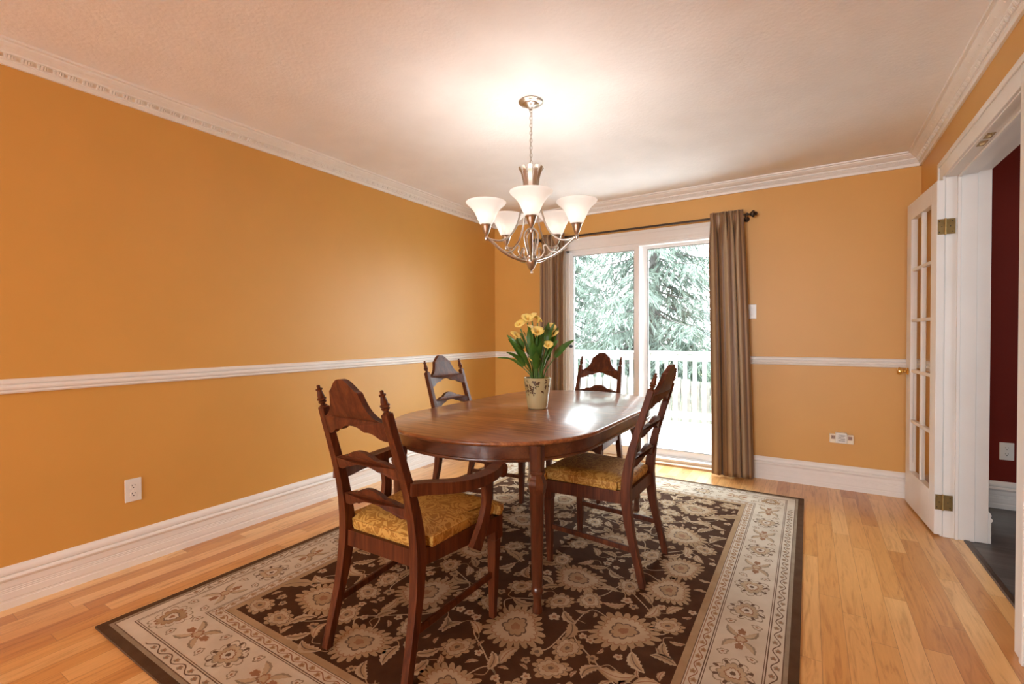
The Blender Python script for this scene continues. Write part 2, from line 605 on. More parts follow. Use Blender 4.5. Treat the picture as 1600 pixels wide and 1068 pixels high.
def smooth_path(pts, n=8):
    """Catmull-Rom through the points"""
    pts = [Vector(p) for p in pts]
    out = []
    for i in range(len(pts) - 1):
        p0, p1, p2, p3 = pts[max(i - 1, 0)], pts[i], pts[i + 1], pts[min(i + 2, len(pts) - 1)]
        for k in range(n):
            t = k / n
            out.append(0.5 * ((2 * p1) + (p2 - p0) * t + (2 * p0 - 5 * p1 + 4 * p2 - p3) * t * t + (3 * p1 - p0 - 3 * p2 + p3) * t ** 3))
    out.append(pts[-1])
    return out


def smooth2(pts, n=5):
    return [(p[0], p[1]) for p in smooth_path([(a, b, 0) for a, b in pts], n)]


def lerp_table(tab, z):
    for (a, va), (b, vb) in zip(tab, tab[1:]):
        if z <= b:
            t = (z - a) / (b - a)
            t = max(0, min(1, t))
            return va + (vb - va) * t
    return tab[-1][1]


def struct(o, label):
    o['kind'] = 'structure'
    o['label'] = label
    return o


def thing(name, label, cat, loc=(0, 0, 0), rz=0.0, group=None):
    o = bpy.data.objects.new(name, None)
    COL.objects.link(o)
    o.location = loc
    o.rotation_euler = (0, 0, rz)
    o.empty_display_size = 0.1
    return tag(o, label, cat, group)


def tag(o, label, cat, group=None):
    o['label'] = label
    o['category'] = cat
    if group:
        o['group'] = group
    return o


# ------------------------------------------------------------------ room shell
b = MB()
b.box(XL - 0.12, 0.775, YF - 0.1, YB + 0.001, -0.06, 0.0)
struct(b.build('floor', M_FLOOR, smooth=0), 'honey coloured oak strip floor of the dining room')
b = MB()
b.box(0.785, 3.0, YF - 0.1, 4.6, -0.06, -0.002)
struct(b.build('floor_hall', M_LAM, smooth=0), 'dark grey laminate floor of the hall beyond the doorway')
b = MB()
b.add([(0.758, DO0 - 0.3, 0.0), (0.79, DO0 - 0.3, -0.001), (0.79, DO1 + 0.0, -0.001), (0.758, DO1 + 0.0, 0.0),
       (0.764, DO0 - 0.3, 0.006), (0.785, DO0 - 0.3, 0.004), (0.785, DO1 + 0.0, 0.004), (0.764, DO1 + 0.0, 0.006)],
      [(0, 1, 2, 3), (4, 7, 6, 5), (0, 4, 5, 1), (1, 5, 6, 2), (2, 6, 7, 3), (3, 7, 4, 0)])
struct(b.build('trim_1', M_DARKSTRIP, smooth=0), 'dark wooden threshold strip between oak floor and hall laminate')
b = MB()
b.box(XL - 0.12, 3.0, YF - 0.1, 4.6, ZC, ZC + 0.1)
struct(b.build('ceiling', M_CEIL, smooth=0), 'white stippled ceiling')
b = MB()
b.box(XL - 0.12, XL, YF - 0.1, YB + 0.15, -0.06, ZC)
struct(b.build('wall_left', M_WALL, smooth=0), 'long golden orange wall on the left')
b = MB()
b.box(XL, PX0, YB, YB + 0.15, -0.06, ZC)
b.box(PX1, XR + 0.02, YB, YB + 0.15, -0.06, ZC)
b.box(PX0, PX1, YB, YB + 0.15, PZ1, ZC)
b.box(PX0, PX1, YB, YB + 0.15, -0.06, PZ0)
struct(b.build('wall_back', M_WALL, smooth=0), 'golden orange end wall around the patio door')
b = MB()
b.box(XR, XH, YF, DO0 - 0.015, 0.0, ZC)
b.box(XR, XH, DO1 + 0.015, YB, 0.0, ZC)
b.box(XR, XH, DO0 - 0.015, DO1 + 0.015, DOZ + 0.015, ZC)
struct(b.build('wall_right', M_WALL, smooth=0), 'golden orange right wall with the hall doorway')
b = MB()
WX0, WX1, WZ0, WZ1 = -2.7, 0.4, 0.3, 2.35  # added window, out of view, fills the room with daylight
b.box(XL, WX0, YF - 0.1, YF, 0, ZC)
b.box(WX1, XH, YF - 0.1, YF, 0, ZC)
b.box(WX0, WX1, YF - 0.1, YF, 0, WZ0)
b.box(WX0, WX1, YF - 0.1, YF, WZ1, ZC)
struct(b.build('wall_rear', M_WALL, smooth=0), 'golden orange wall behind the viewer with an added wide window for fill daylight')
b = MB()
for x in (WX0, (WX0 + WX1) / 2 - 0.03, WX1 - 0.06):
    b.box(x, x + 0.06, YF - 0.08, YF - 0.02, WZ0, WZ1)
b.box(WX0, WX1, YF - 0.08, YF - 0.02, WZ0, WZ0 + 0.06)
b.box(WX0, WX1, YF - 0.08, YF - 0.02, WZ1 - 0.06, WZ1)
struct(b.build('added_window_1', M_VINYL, smooth=0), 'added wide white framed window behind the viewer, for fill daylight')
b = MB()
b.box(XH, 3.0, 4.45, 4.6, -0.06, ZC)
b.box(3.0, 3.1, YF - 0.1, 1.7, -0.06, ZC)
b.box(3.0, 3.1, 2.9, 4.6, -0.06, ZC)
b.box(3.0, 3.1, 1.7, 2.9, -0.06, 1.35)  # gap above this box is an added, unseen opening that lights the hall
b.box(3.0, 3.1, 1.7, 2.9, 1.75, ZC)
b.box(XH, 3.0, YF - 0.1, YF, -0.06, ZC)
struct(b.build('wall_hall', M_RED, smooth=0), 'dark red hall wall seen through the doorway')

BASE = [(0, 0), (0.017, 0), (0.017, 0.030), (0.0155, 0.032), (0.0155, 0.040), (0.017, 0.042), (0.017, 0.070), (0.0155, 0.072), (0.0155, 0.076),
        (0.017, 0.078), (0.0155, 0.080), (0.0155, 0.084), (0.017, 0.086), (0.0155, 0.088), (0.0155, 0.092), (0.017, 0.094), (0.017, 0.120),
        (0.022, 0.126), (0.024, 0.134), (0.020, 0.141), (0.013, 0.145), (0.017, 0.150), (0.018, 0.160), (0.014, 0.170), (0.008, 0.178), (0.005, 0.183), (0, 0.183)]
RAIL = [(0, 0.938), (0.010, 0.939), (0.015, 0.946), (0.012, 0.953), (0.019, 0.958), (0.021, 0.966), (0.018, 0.974), (0.011, 0.977), (0.017, 0.983),
        (0.017, 0.992), (0.012, 0.999), (0.004, 1.003), (0, 1.003)]
CROWN = [(0, 2.368), (0.012, 2.368), (0.014, 2.374), (0.013, 2.388), (0.019, 2.391), (0.019, 2.395), (0.030, 2.412), (0.034, 2.414), (0.035, 2.420),
         (0.042, 2.424), (0.062, 2.437), (0.068, 2.443), (0.069, 2.449), (0.082, 2.451), (0.084, ZC), (0, ZC)]


def crown(name, a, bb, out, label):
    b = MB()
    b.profile(CROWN, a, bb, out)
    A, B, O = Vector((*a, 0)), Vector((*bb, 0)), Vector((*out, 0))
    L = (B - A).length
    d = (B - A) / L
    n = int(L / 0.052)
    up = Vector((0, 0, 1))
    slope = (O * 0.011 + up * 0.017).normalized()
    nrm = (O * 0.017 - up * 0.011).normalized()
    for i in range(n):
        s0 = (i + 0.5) * L / n
        c0 = A + d * s0 + O * 0.0245 + up * 2.4035
        for k, (ds, w, h) in enumerate(((-0.015, 0.0035, 0.008), (-0.004, 0.0045, 0.0095), (0.006, 0.003, 0.0075), (0.014, 0.003, 0.006))):
            c = c0 + d * ds + nrm * 0.002
            b.obox(c, (d + slope * 0.3 * (1 - k * 0.5)).normalized() * w, slope * h, nrm * 0.0055)
        c = A + d * s0 + O * 0.052 + up * 2.431
        b.obox(c, d * 0.018, (O * 0.02 + up * 0.013).normalized() * 0.004, (O * 0.013 - up * 0.02).normalized() * 0.002)
    return struct(b.build(name, M_TRIM, smooth=30), label)


crown('trim_2', (XL, YF), (XL, YB), (1, 0), 'white egg pattern crown moulding along the left wall')
crown('trim_3', (XL, YB), (XR, YB), (0, -1), 'white egg pattern crown moulding above the patio door')
crown('trim_4', (XR, YB), (XR, YF), (-1, 0), 'white egg pattern crown moulding along the right wall')


def mould(name, prof, segs, label, mt=None):
    b = MB()
    for a, bb, o in segs:
        b.profile(prof, a, bb, o)
    return struct(b.build(name, mt or M_TRIM, smooth=30), label)


CASX0, CASX1 = PX0 - 0.075, PX1 + 0.075
mould('trim_5', RAIL, [((XL, YF), (XL, YB), (1, 0))], 'white chair rail along the left wall')
mould('trim_6', RAIL, [((XL, YB), (CASX0, YB), (0, -1)), ((CASX1, YB), (XR, YB), (0, -1))], 'white chair rail on the end wall')
mould('trim_7', RAIL, [((XR, YB), (XR, DO1 + 0.1), (-1, 0))], 'white chair rail behind the open glazed door')
mould('baseboard_left', BASE, [((XL, YF), (XL, YB), (1, 0))], 'tall white baseboard along the left wall')
mould('baseboard_back', BASE, [((XL, YB), (CASX0, YB), (0, -1)), ((CASX1, YB), (XR, YB), (0, -1))], 'tall white baseboard on the end wall')
mould('baseboard_right', BASE, [((XR, YB), (XR, DO1 + 0.1), (-1, 0)), ((XR, DO0 - 0.11), (XR, YF), (-1, 0))], 'tall white baseboard along the right wall')
mould('baseboard_hall', BASE, [((XH, 4.45), (3.0, 4.45), (0, -1)), ((XH, DO1 + 0.02), (XH, 4.45), (1, 0))], 'white baseboard under the dark red hall wall')

# doorway lining + casing
b = MB()
JX0, JX1 = XR - 0.004, XH - 0.055
for y0, y1 in ((DO1, DO1 + 0.02), (DO0 - 0.02, DO0)):
    b.box(JX0, JX1, y0, y1, 0, DOZ)
b.box(JX0, JX1, DO0 - 0.02, DO1 + 0.02, DOZ, DOZ + 0.02)
# stops
b.box(XR + 0.046, XR + 0.062, DO1 - 0.012, DO1, 0, DOZ)
b.box(XR + 0.046, XR + 0.062, DO0, DO0 + 0.012, 0, DOZ)
b.box(XR + 0.046, XR + 0.062, DO0, DO1, DOZ - 0.012, DOZ)
# hall side return
b.box(JX1, XH + 0.004, DO1 + 0.012, DO1 + 0.03, 0, DOZ + 0.03)
b.box(JX1, XH + 0.004, DO0 - 0.03, DO0 - 0.012, 0, DOZ + 0.03)
b.box(JX1, XH + 0.004, DO0 - 0.02, DO1 + 0.03, DOZ + 0.012, DOZ + 0.03)
struct(b.build('trim_8', M_DOOR, smooth=0, bevel=0.002, bseg=1), 'white door jamb lining of the hall doorway')
CAS = 0.100


def casing_prof(b, y0, y1, horizontal=False):
    pass


b = MB()
# casing on the dining side: two verticals and a head, stepped profile
for y0, y1, s in ((DO1 + 0.006, DO1 + 0.006 + CAS, 1), (DO0 - 0.006 - CAS, DO0 - 0.006, -1)):
    b.box(XR - 0.016, XR, y0, y1, 0, DOZ + 0.006 + CAS)
    yo = y1 - 0.028 if s > 0 else y0
    b.box(XR - 0.024, XR - 0.016, yo, yo + 0.028, 0, DOZ + 0.006 + CAS)
b.box(XR - 0.016, XR, DO0 - 0.006, DO1 + 0.006, DOZ + 0.006, DOZ + 0.006 + CAS)
b.box(XR - 0.024, XR - 0.016, DO0 - 0.078, DO1 + 0.078, DOZ + 0.006 + CAS - 0.028, DOZ + 0.006 + CAS)
struct(b.build('trim_9', M_DOOR, smooth=0, bevel=0.003), 'white flat casing around the hall doorway')

for i, yy in enumerate((2.985, 3.09)):
    t = thing('strike_plate', ['brass catch plate under the door head, nearer of the two', 'brass catch plate under the door head, farther of the two'][i], 'catch plate', (XR + 0.022, yy, DOZ), 0, 'catch plates under the door head')
    b = MB()
    b.box(-0.014, 0.014, -0.035, 0.035, -0.003, 0.001)
    b.build('plate', M_ABRASS, t, smooth=0, bevel=0.001)
    b = MB()
    b.box(-0.007, 0.007, -0.016, 0.012, -0.0042, -0.0025)
    b.build('catch', M_BRASS, t, smooth=0)
    for k in (-1, 1):
        b = MB()
        b.lathe([(0.0001, -0.0042), (0.003, -0.004), (0.0034, -0.003)], 10, origin=(0, k * 0.027, 0))
        b.build('screw', M_BRASS, t)

# ------------------------------------------------------------------ glazed door leaf folded back against the right wall
hinge = Vector((0.628, 3.632, 0))
free = Vector((0.582, 4.262, 0))
d = (free - hinge)
LW = d.length
ang = math.atan2(d.y, d.x)
leaf = thing('door_2', 'white ten-pane glazed door folded back against the right wall', 'door', (hinge.x, hinge.y, 0), ang)
leaf['kind'] = 'structure'
del leaf['category']
# local: +x along the leaf from the hinge, -y toward the wall (right side), +y toward the room
TH = 0.035
Z0, Z1 = 0.014, 2.068
ST, TOPR, BOTR = 0.103, 0.112, 0.235
b = MB()
b.box(0, ST, -TH, 0, Z0, Z1)
b.box(LW - ST, LW, -TH, 0, Z0, Z1)
b.box(ST, LW - ST, -TH, 0, Z0, Z0 + BOTR)
b.box(ST, LW - ST, -TH, 0, Z1 - TOPR, Z1)
b.build('door_frame', M_DOOR, leaf, smooth=0, bevel=0.002)
b = MB()
gx0, gx1, gz0, gz1 = ST, LW - ST, Z0 + BOTR, Z1 - TOPR
mw = 0.022
b.box((gx0 + gx1) / 2 - mw / 2, (gx0 + gx1) / 2 + mw / 2, -TH + 0.004, -0.004, gz0, gz1)
for k in range(1, 5):
    z = gz0 + (gz1 - gz0) * k / 5
    b.box(gx0, gx1, -TH + 0.004, -0.004, z - mw / 2, z + mw / 2)
b.build('muntin', M_DOOR, leaf, smooth=0, bevel=0.005)
for k in range(5):
    for h in range(2):
        x0 = gx0 if h == 0 else (gx0 + gx1) / 2 + mw / 2
        x1 = (gx0 + gx1) / 2 - mw / 2 if h == 0 else gx1
        z0 = gz0 + (gz1 - gz0) * k / 5 + (mw / 2 if k else 0)
        z1 = gz0 + (gz1 - gz0) * (k + 1) / 5 - (mw / 2 if k < 4 else 0)
        b = MB()
        b.box(x0, x1, -TH / 2 - 0.002, -TH / 2 + 0.002, z0, z1)
        b.build('glass_pane', M_GLASS2, leaf, smooth=0)
for z in (0.205, 1.80):
    b = MB()
    # one leaf on the door edge, one on the jamb (the jamb lies across the gap, toward the wall)
    b.obox((-0.001, -TH / 2 - 0.002, z), (0.0012, 0, 0), (0, 0.0155, 0), (0, 0, 0.044))
    b.tube([(-0.004, -TH - 0.003, z - 0.046), (-0.004, -TH - 0.003, z + 0.046)], 0.005, 10)
    for zz in (-0.03, 0.0, 0.03):
        b.lathe([(0.003, 0), (0.0001, 0.001)], 8, 1, (-0.0024, -TH / 2 + (0.006 if zz else -0.004), z + zz), Matrix.Rotation(radians(-90), 3, 'Y'))
    b.obox((-0.0035, -TH - 0.026, z), (0.0012, 0, 0), (0, 0.020, 0), (0, 0, 0.044))
    for zz in (-0.03, 0.0, 0.03):
        b.lathe([(0.003, 0), (0.0001, 0.001)], 8, 1, (-0.0049, -TH - 0.026 - (0.008 if zz else -0.002), z + zz), Matrix.Rotation(radians(-90), 3, 'Y'))
    b.build('hinge', [M_ABRASS, M_SLOT], leaf, smooth=30)
kb = MB()
Mx = Matrix.Rotation(radians(-90), 3, 'X')
kb.lathe([(0.024, 0), (0.025, 0.003), (0.021, 0.008), (0.010, 0.012), (0.009, 0.026), (0.016, 0.030), (0.024, 0.038), (0.0265, 0.047), (0.024, 0.056), (0.016, 0.061), (0.0001, 0.062)], 20, 0, (LW - 0.055, 0, 0.925), Mx)
kb.build('door_knob', M_BRASS, leaf)
kb = MB()
Mx2 = Matrix.Rotation(radians(90), 3, 'X')
kb.lathe([(0.024, 0), (0.025, 0.003), (0.021, 0.008), (0.010, 0.010), (0.009, 0.012), (0.016, 0.016), (0.0001, 0.03)], 20, 0, (LW - 0.055, -TH, 0.925), Mx2)
kb.build('door_knob', M_BRASS, leaf)

# ------------------------------------------------------------------ patio sliding door
pd = bpy.data.objects.new('door_1', None)
COL.objects.link(pd)
pd['kind'] = 'structure'
pd['label'] = 'white framed sliding glass patio door in the end wall'
b = MB()
FY0, FY1 = YB - 0.004, YB + 0.12
b.box(PX0, PX0 + 0.035, FY0, FY1, PZ0, PZ1)
b.box(PX1 - 0.035, PX1, FY0, FY1, PZ0, PZ1)
b.box(PX0, PX1, FY0, FY1, PZ1 - 0.022, PZ1)
b.box(PX0, PX1, FY0, FY1, PZ0, PZ0 + 0.025)
b.box(PX0 + 0.035, PX1 - 0.035, YB + 0.055, YB + 0.062, PZ0, PZ0 + 0.035)
b.build('door_frame', M_VINYL, pd, smooth=0, bevel=0.002, bseg=1)
XM = -1.34


def panel(x0, x1, y0, y1, sl, sr, zt, zb):
    b = MB()
    b.box(x0, x0 + sl, y0, y1, zb, zt)
    b.box(x1 - sr, x1, y0, y1, zb, zt)
    b.box(x0 + sl, x1 - sr, y0, y1, zt - 0.036, zt)
    b.box(x0 + sl, x1 - sr, y0, y1, zb, zb + 0.07)
    p = b.build('sliding_panel', M_VINYL, pd, smooth=0, bevel=0.003)
    g = MB()
    g.box(x0 + sl, x1 - sr, (y0 + y1) / 2 - 0.003, (y0 + y1) / 2 + 0.003, zb + 0.07, zt - 0.036)
    g.build('glass_pane', M_GLASS, p, smooth=0)
    s = MB()
    for a0, a1, c0, c1 in ((x0 + sl, x0 + sl + 0.004, zb + 0.07, zt - 0.036), (x1 - sr - 0.004, x1 - sr, zb + 0.07, zt - 0.036),
                           (x0 + sl, x1 - sr, zt - 0.040, zt - 0.036), (x0 + sl, x1 - sr, zb + 0.07, zb + 0.074)):
        s.box(a0, a1, y0 + 0.002, y1 - 0.002, c0, c1)
    s.build('glazing_gasket', M_GREYPRINT, p, smooth=0)
    return p


pa = panel(PX0 + 0.03, XM - 0.002, YB + 0.004, YB + 0.042, 0.040, 0.048, PZ1 - 0.02, PZ0 + 0.02)
pb = panel(XM - 0.03, PX1 - 0.03, YB + 0.070, YB + 0.108, 0.085, 0.040, PZ1 - 0.012, PZ0 + 0.02)
b = MB()
b.box(PX0 + 0.040, PX0 + 0.060, YB - 0.018, YB + 0.004, 1.055, 1.085)
b.box(PX0 + 0.030, PX0 + 0.075, YB - 0.024, YB - 0.016, 1.063, 1.077)
b.build('latch', M_RUBBER, pa, smooth=0, bevel=0.002)
b = MB()
b.box(PX1 - 0.125, PX1 - 0.113, YB + 0.03, YB + 0.07, 1.02, 1.20)
b.build('door_handle', M_RUBBER, pb, smooth=0, bevel=0.003)

b = MB()
b.box(CASX0, PX0, YB - 0.018, YB, 0.0, PZ1)
b.box(PX1, CASX1, YB - 0.018, YB, 0.0, PZ1)
b.box(CASX0 - 0.004, CASX1 + 0.004, YB - 0.018, YB, PZ1, PZ1 + 0.115)
b.box(CASX0 - 0.008, CASX1 + 0.008, YB - 0.026, YB - 0.018, PZ1 + 0.085, PZ1 + 0.115)
b.box(CASX0 - 0.004, CASX1 + 0.004, YB - 0.022, YB - 0.018, PZ1 + 0.02, PZ1 + 0.04)
struct(b.build('trim_10', M_TRIM, smooth=0, bevel=0.003), 'white casing around the patio door')
b = MB()
b.add([(PX0, YB - 0.045, 0.0), (PX1, YB - 0.045, 0.0), (PX1, YB + 0.0, 0.0), (PX0, YB, 0.0),
       (PX0, YB - 0.04, 0.018), (PX1, YB - 0.04, 0.018), (PX1, YB - 0.004, 0.032), (PX0, YB - 0.004, 0.032)],
      [(0, 3, 2, 1), (4, 5, 6, 7), (0, 1, 5, 4), (1, 2, 6, 5), (2, 3, 7, 6), (3, 0, 4, 7)])
struct(b.build('trim_11', wood('pale_oak_sill', (0.42, 0.26, 0.13), (0.52, 0.34, 0.18), (0.6, 0.41, 0.23), 'x', 10, 2, 0.4, 0.2), smooth=0), 'pale wooden sill strip under the patio door')

# ------------------------------------------------------------------ curtain rod and curtains
RY, RZ = YB - 0.085, 2.160
rod = thing('curtain_rod', 'dark bronze curtain rod with knobbed finials above the patio door', 'curtain rod', (0, 0, 0))
b = MB()
RX0, RX1 = -2.345, -0.432
b.tube([(RX0, RY, RZ), (RX1, RY, RZ)], 0.0095, 14)
b.build('rod', M_BRONZE, rod)
fin = [(0.009, 0), (0.015, 0.004), (0.015, 0.010), (0.008, 0.014), (0.008, 0.028), (0.014, 0.032), (0.020, 0.036), (0.028, 0.046), (0.030, 0.054), (0.024, 0.060), (0.014, 0.064), (0.017, 0.070), (0.012, 0.078), (0.0001, 0.082)]
for x, s in ((RX1, 1), (RX0, -1)):
    b = MB()
    b.lathe(fin, 16, 0, (x, RY, RZ), Matrix.Rotation(radians(90 * s), 3, 'Y'))
    b.build('finial', M_BRONZE, rod)
for x in (RX1 - 0.006, RX0 + 0.012):
    b = MB()
    b.lathe([(0.022, 0), (0.024, 0.004), (0.018, 0.010), (0.007, 0.014), (0.007, 0.07)], 14, 0, (x, YB, RZ - 0.022), Matrix.Rotation(radians(90), 3, 'X'))
    b.tube(smooth_path([(x, RY + 0.02, RZ - 0.022), (x, RY, RZ - 0.020), (x, RY - 0.014, RZ - 0.008), (x, RY - 0.014, RZ + 0.004)], 5), 0.0055, 8)
    b.build('bracket', M_BRONZE, rod)


def curtain(name, xt0, xt1, xb0, xb1, folds, seed, label):
    rnd = random.Random(seed)
    NU, NV = 150, 60
    ph = [rnd.uniform(0, 6.28) for _ in range(8)]
    b = MB()
    zt, zb = RZ + 0.042, 0.012
    vs, uvs = [], []
    for j in range(NV + 1):
        v = j / NV
        z = zt + (zb - zt) * v
        rows = []
        for i in range(NU + 1):
            u = i / NU
            # unequal folds
            uu = u + 0.055 * sin(2 * pi * u * 1.3 + ph[0]) + 0.022 * sin(2 * pi * 2.7 * u + ph[1])
            x = (xt0 + (xt1 - xt0) * u) * (1 - v) + (xb0 + (xb1 - xb0) * u) * v
            near = abs(z - RZ)
            open_ = min(1.0, max(0.0, (RZ - z - 0.02) / 0.25))
            amp = 0.010 + 0.040 * open_ * (0.65 + 0.35 * sin(2 * pi * 0.9 * u + ph[7])) + 0.006 * v
            fold = sin(2 * pi * folds * uu + ph[2]) * 0.72 + 0.28 * sin(2 * pi * folds * 1.93 * uu + ph[3] + 0.5 * v)
            fine = (1 - open_) * 0.006 * sin(2 * pi * folds * 2.4 * uu + ph[4])
            x += 0.016 * open_ * cos(2 * pi * folds * uu + ph[2]) + 0.008 * sin(3 * v + ph[5]) * v
            pocket = 0.013 * math.exp(-(near / 0.016) ** 2)
            y = RY - 0.004 - (pocket + 0.010) - amp * 0.35 + fold * amp + fine + 0.006 * sin(2 * pi * (v * 1.5 + u) + ph[6]) * v
            y = min(y, RY - 0.0135 if near < 0.052 else YB - 0.034)
            rows.append((x, y, z))
        s = 0
        for i, p in enumerate(rows):
            if i:
                q = rows[i - 1]
                s += math.hypot(p[0] - q[0], p[1] - q[1])
            vs.append(p)
            uvs.append((i / NU * 1.35, z))
    fs = []
    W = NU + 1
    for j in range(NV):
        for i in range(NU):
            fs.append((j * W + i, j * W + i + 1, (j + 1) * W + i + 1, (j + 1) * W + i))
    b.add(vs, fs)
    b.uv = uvs
    o = b.build(name, M_CURT, smooth=80, fix=False)
    so = o.modifiers.new('thickness', 'SOLIDIFY')
    so.thickness = 0.003
    so.offset = 0
    tag(o, label, 'curtain', 'striped brown curtains at the patio door')
    return o


curtain('curtain', -0.705, -0.452, -0.668, -0.372, 3.8, 3, 'striped brown satin curtain hanging at the right end of the rod')
curtain('curtain', -2.318, -2.050, -2.315, -2.035, 3.7, 8, 'striped brown satin curtain at the left end of the rod, behind the potted lily')


# ------------------------------------------------------------------ wall plates
def outlet(loc, rz, label):
    t = thing('outlet', label, 'power outlet', loc, rz, 'white duplex outlets')
    # local: plate in xz plane, faces -y
    b = MB()
    b.box(-0.036, 0.036, -0.006, 0.0, -0.059, 0.059)
    b.build('cover_plate', M_PLASTIC, t, smooth=0, bevel=0.003)
    for s in (1, -1):
        b = MB()
        pts = []
        for k in range(20):
            a = 2 * pi * k / 20
            pts.append((max(-0.0145, min(0.0145, 0.0185 * cos(a))), s * 0.0205 + 0.0155 * sin(a)))
        b.poly(pts, lambda u, v, sd: (u, -0.0055 - 0.0025 * sd, v))
        r = b.build('socket', M_PLASTIC, t, smooth=30)
        b = MB()
        b.box(-0.0075, -0.0052, -0.0086, -0.0078, s * 0.0205 + 0.001, s * 0.0205 + 0.009)
        b.box(0.0052, 0.0075, -0.0086, -0.0078, s * 0.0205 + 0.002, s * 0.0205 + 0.008)
        b.lathe([(0.0028, 0), (0.0028, 0.0008)], 10, 0, (0, -0.0078, s * 0.0205 - 0.007), Matrix.Rotation(radians(90), 3, 'X'))
        b.build('slots', M_SLOT, r, smooth=0)
    b = MB()
    b.lathe([(0.0035, 0), (0.003, 0.0012), (0.0001, 0.0015)], 12, 0, (0, -0.006, 0), Matrix.Rotation(radians(90), 3, 'X'))
    b.build('screw', M_PLASTIC, t)
    return t


outlet((XL, 1.016, 0.391), radians(90), 'white duplex outlet low on the left orange wall')
outlet((1.135, 4.45, 0.39), 0, 'white duplex outlet on the dark red hall wall')

t = thing('light_switch', 'white rocker light switch beside the right curtain', 'light switch', (-0.400, YB, 1.371))
b = MB()
b.box(-0.038, 0.038, -0.006, 0, -0.060, 0.060)
b.build('cover_plate', M_PLASTIC, t, smooth=0, bevel=0.003)
b = MB()
b.add([(-0.0165, -0.006, -0.034), (0.0165, -0.006, -0.034), (0.0165, -0.006, 0.034), (-0.0165, -0.006, 0.034),
       (-0.0165, -0.0115, -0.033), (0.0165, -0.0115, -0.033), (0.0165, -0.008, 0.033), (-0.0165, -0.008, 0.033)],
      [(0, 3, 2, 1), (4, 5, 6, 7), (0, 1, 5, 4), (1, 2, 6, 5), (2, 3, 7, 6), (3, 0, 4, 7)])
b.build('rocker', M_PLASTIC, t, smooth=0, bevel=0.001)

t = thing('outlet_adapter', 'cream multi outlet adapter low on the end wall right of the curtain', 'outlet adapter', (0.218, YB, 0.392))
b = MB()
b.box(-0.076, 0.076, -0.030, 0, -0.038, 0.030)
b.build('body', M_CREAM, t, smooth=0, bevel=0.004)
for s in (-1, 1):
    b = MB()
    b.box(s * 0.053 - 0.013, s * 0.053 + 0.013, -0.0312, -0.0298, -0.008, 0.020)
    sk = b.build('socket', M_TAUPE, t, smooth=0)
    b = MB()
    b.box(s * 0.053 - 0.006, s * 0.053 - 0.004, -0.0318, -0.0311, 0.002, 0.012)
    b.box(s * 0.053 + 0.004, s * 0.053 + 0.006, -0.0318, -0.0311, 0.002, 0.012)
    b.build('slots', M_SLOT, sk, smooth=0)
b = MB()
b.box(-0.038, 0.033, -0.046, -0.0, -0.034, 0.044)
pl = b.build('plug_unit', M_PLASTIC, t, smooth=0, bevel=0.003)
b = MB()
b.box(-0.028, 0.026, -0.0468, -0.0458, -0.027, 0.034)
lb = b.build('paper_label', M_PAPER, pl, smooth=0)
b = MB()
for k, (x0, x1) in enumerate(((-0.02, 0.022), (-0.006, 0.022), (-0.022, 0.014), (-0.02, -0.004), (-0.023, 0.020), (-0.006, 0.023), (-0.022, 0.018), (-0.02, 0.022))):
    b.box(x0, x1, -0.0474, -0.0467, 0.027 - k * 0.0066, 0.0294 - k * 0.0066)
b.build('print_lines', M_GREYPRINT, lb, smooth=0)

# ------------------------------------------------------------------ rug
RUGX0, RUGX1, RUGY0, RUGY1 = -2.453, -0.020, 0.705, 3.945
RCX, RCY = (RUGX0 + RUGX1) / 2, (RUGY0 + RUGY1) / 2
HX, HY = (RUGX1 - RUGX0) / 2, (RUGY1 - RUGY0) / 2
RZT = 0.009
RUGM = [M_RUG_EDGE, M_RUG_FIELD, M_RUG_TAN, M_RUG_TAN2, M_RUG_CREAM, M_RUG_LINE, M_RUG_RUST, M_RUG_GREY]
EDGE, FIELD, TAN, PALE, CREAM, LINE, RUST, GREY = range(8)
rg = MB()
rg.box(-HX, HX, -HY, HY, 0.0005, RZT, EDGE)


def rect_ring(i0, i1, z, mi):
    """flat band between inset i0 and i1"""
    a = [(-HX + i0, -HY + i0), (HX - i0, -HY + i0), (HX - i0, HY - i0), (-HX + i0, HY - i0)]
    c = [(-HX + i1, -HY + i1), (HX - i1, -HY + i1), (HX - i1, HY - i1), (-HX + i1, HY - i1)]
    for k in range(4):
        j = (k + 1) % 4
        rg.add([(*a[k], z), (*a[j], z), (*c[j], z), (*c[k], z)], [(0, 1, 2, 3)], mi)


e = 0.00025
rg.add([(x, y, RZT + e) for x, y in ((-HX + 0.034, -HY + 0.034), (HX - 0.034, -HY + 0.034), (HX - 0.034, HY - 0.034), (-HX + 0.034, HY - 0.034))], [(0, 1, 2, 3)], CREAM)
FI = 0.368
rg.add([(x, y, RZT + 2 * e) for x, y in ((-HX + FI, -HY + FI), (HX - FI, -HY + FI), (HX - FI, HY - FI), (-HX + FI, HY - FI))], [(0, 1, 2, 3)], FIELD)
for i0, i1, mi in ((0.048, 0.052, LINE), (0.034, 0.048, GREY), (0.098, 0.102, LINE), (0.106, 0.109, LINE), (0.282, 0.285, LINE), (0.289, 0.293, LINE),
                   (0.330, 0.333, RUST), (0.337, 0.340, LINE), (0.340, 0.368, TAN)):
    rect_ring(i0, i1, RZT + 2 * e, mi)


def shape_palmette(R, k, elong, spike):
    pts = []
    n = k * 6
    for i in range(n):
        a = 2 * pi * i / n
        s = abs(sin(a * k / 2))
        r = R * (1 - spike + spike * s ** 0.6) * (1 + 0.09 * sin(3 * a + k) + 0.05 * sin(5 * a))
        pts.append((r * cos(a) * elong, r * sin(a)))
    return pts


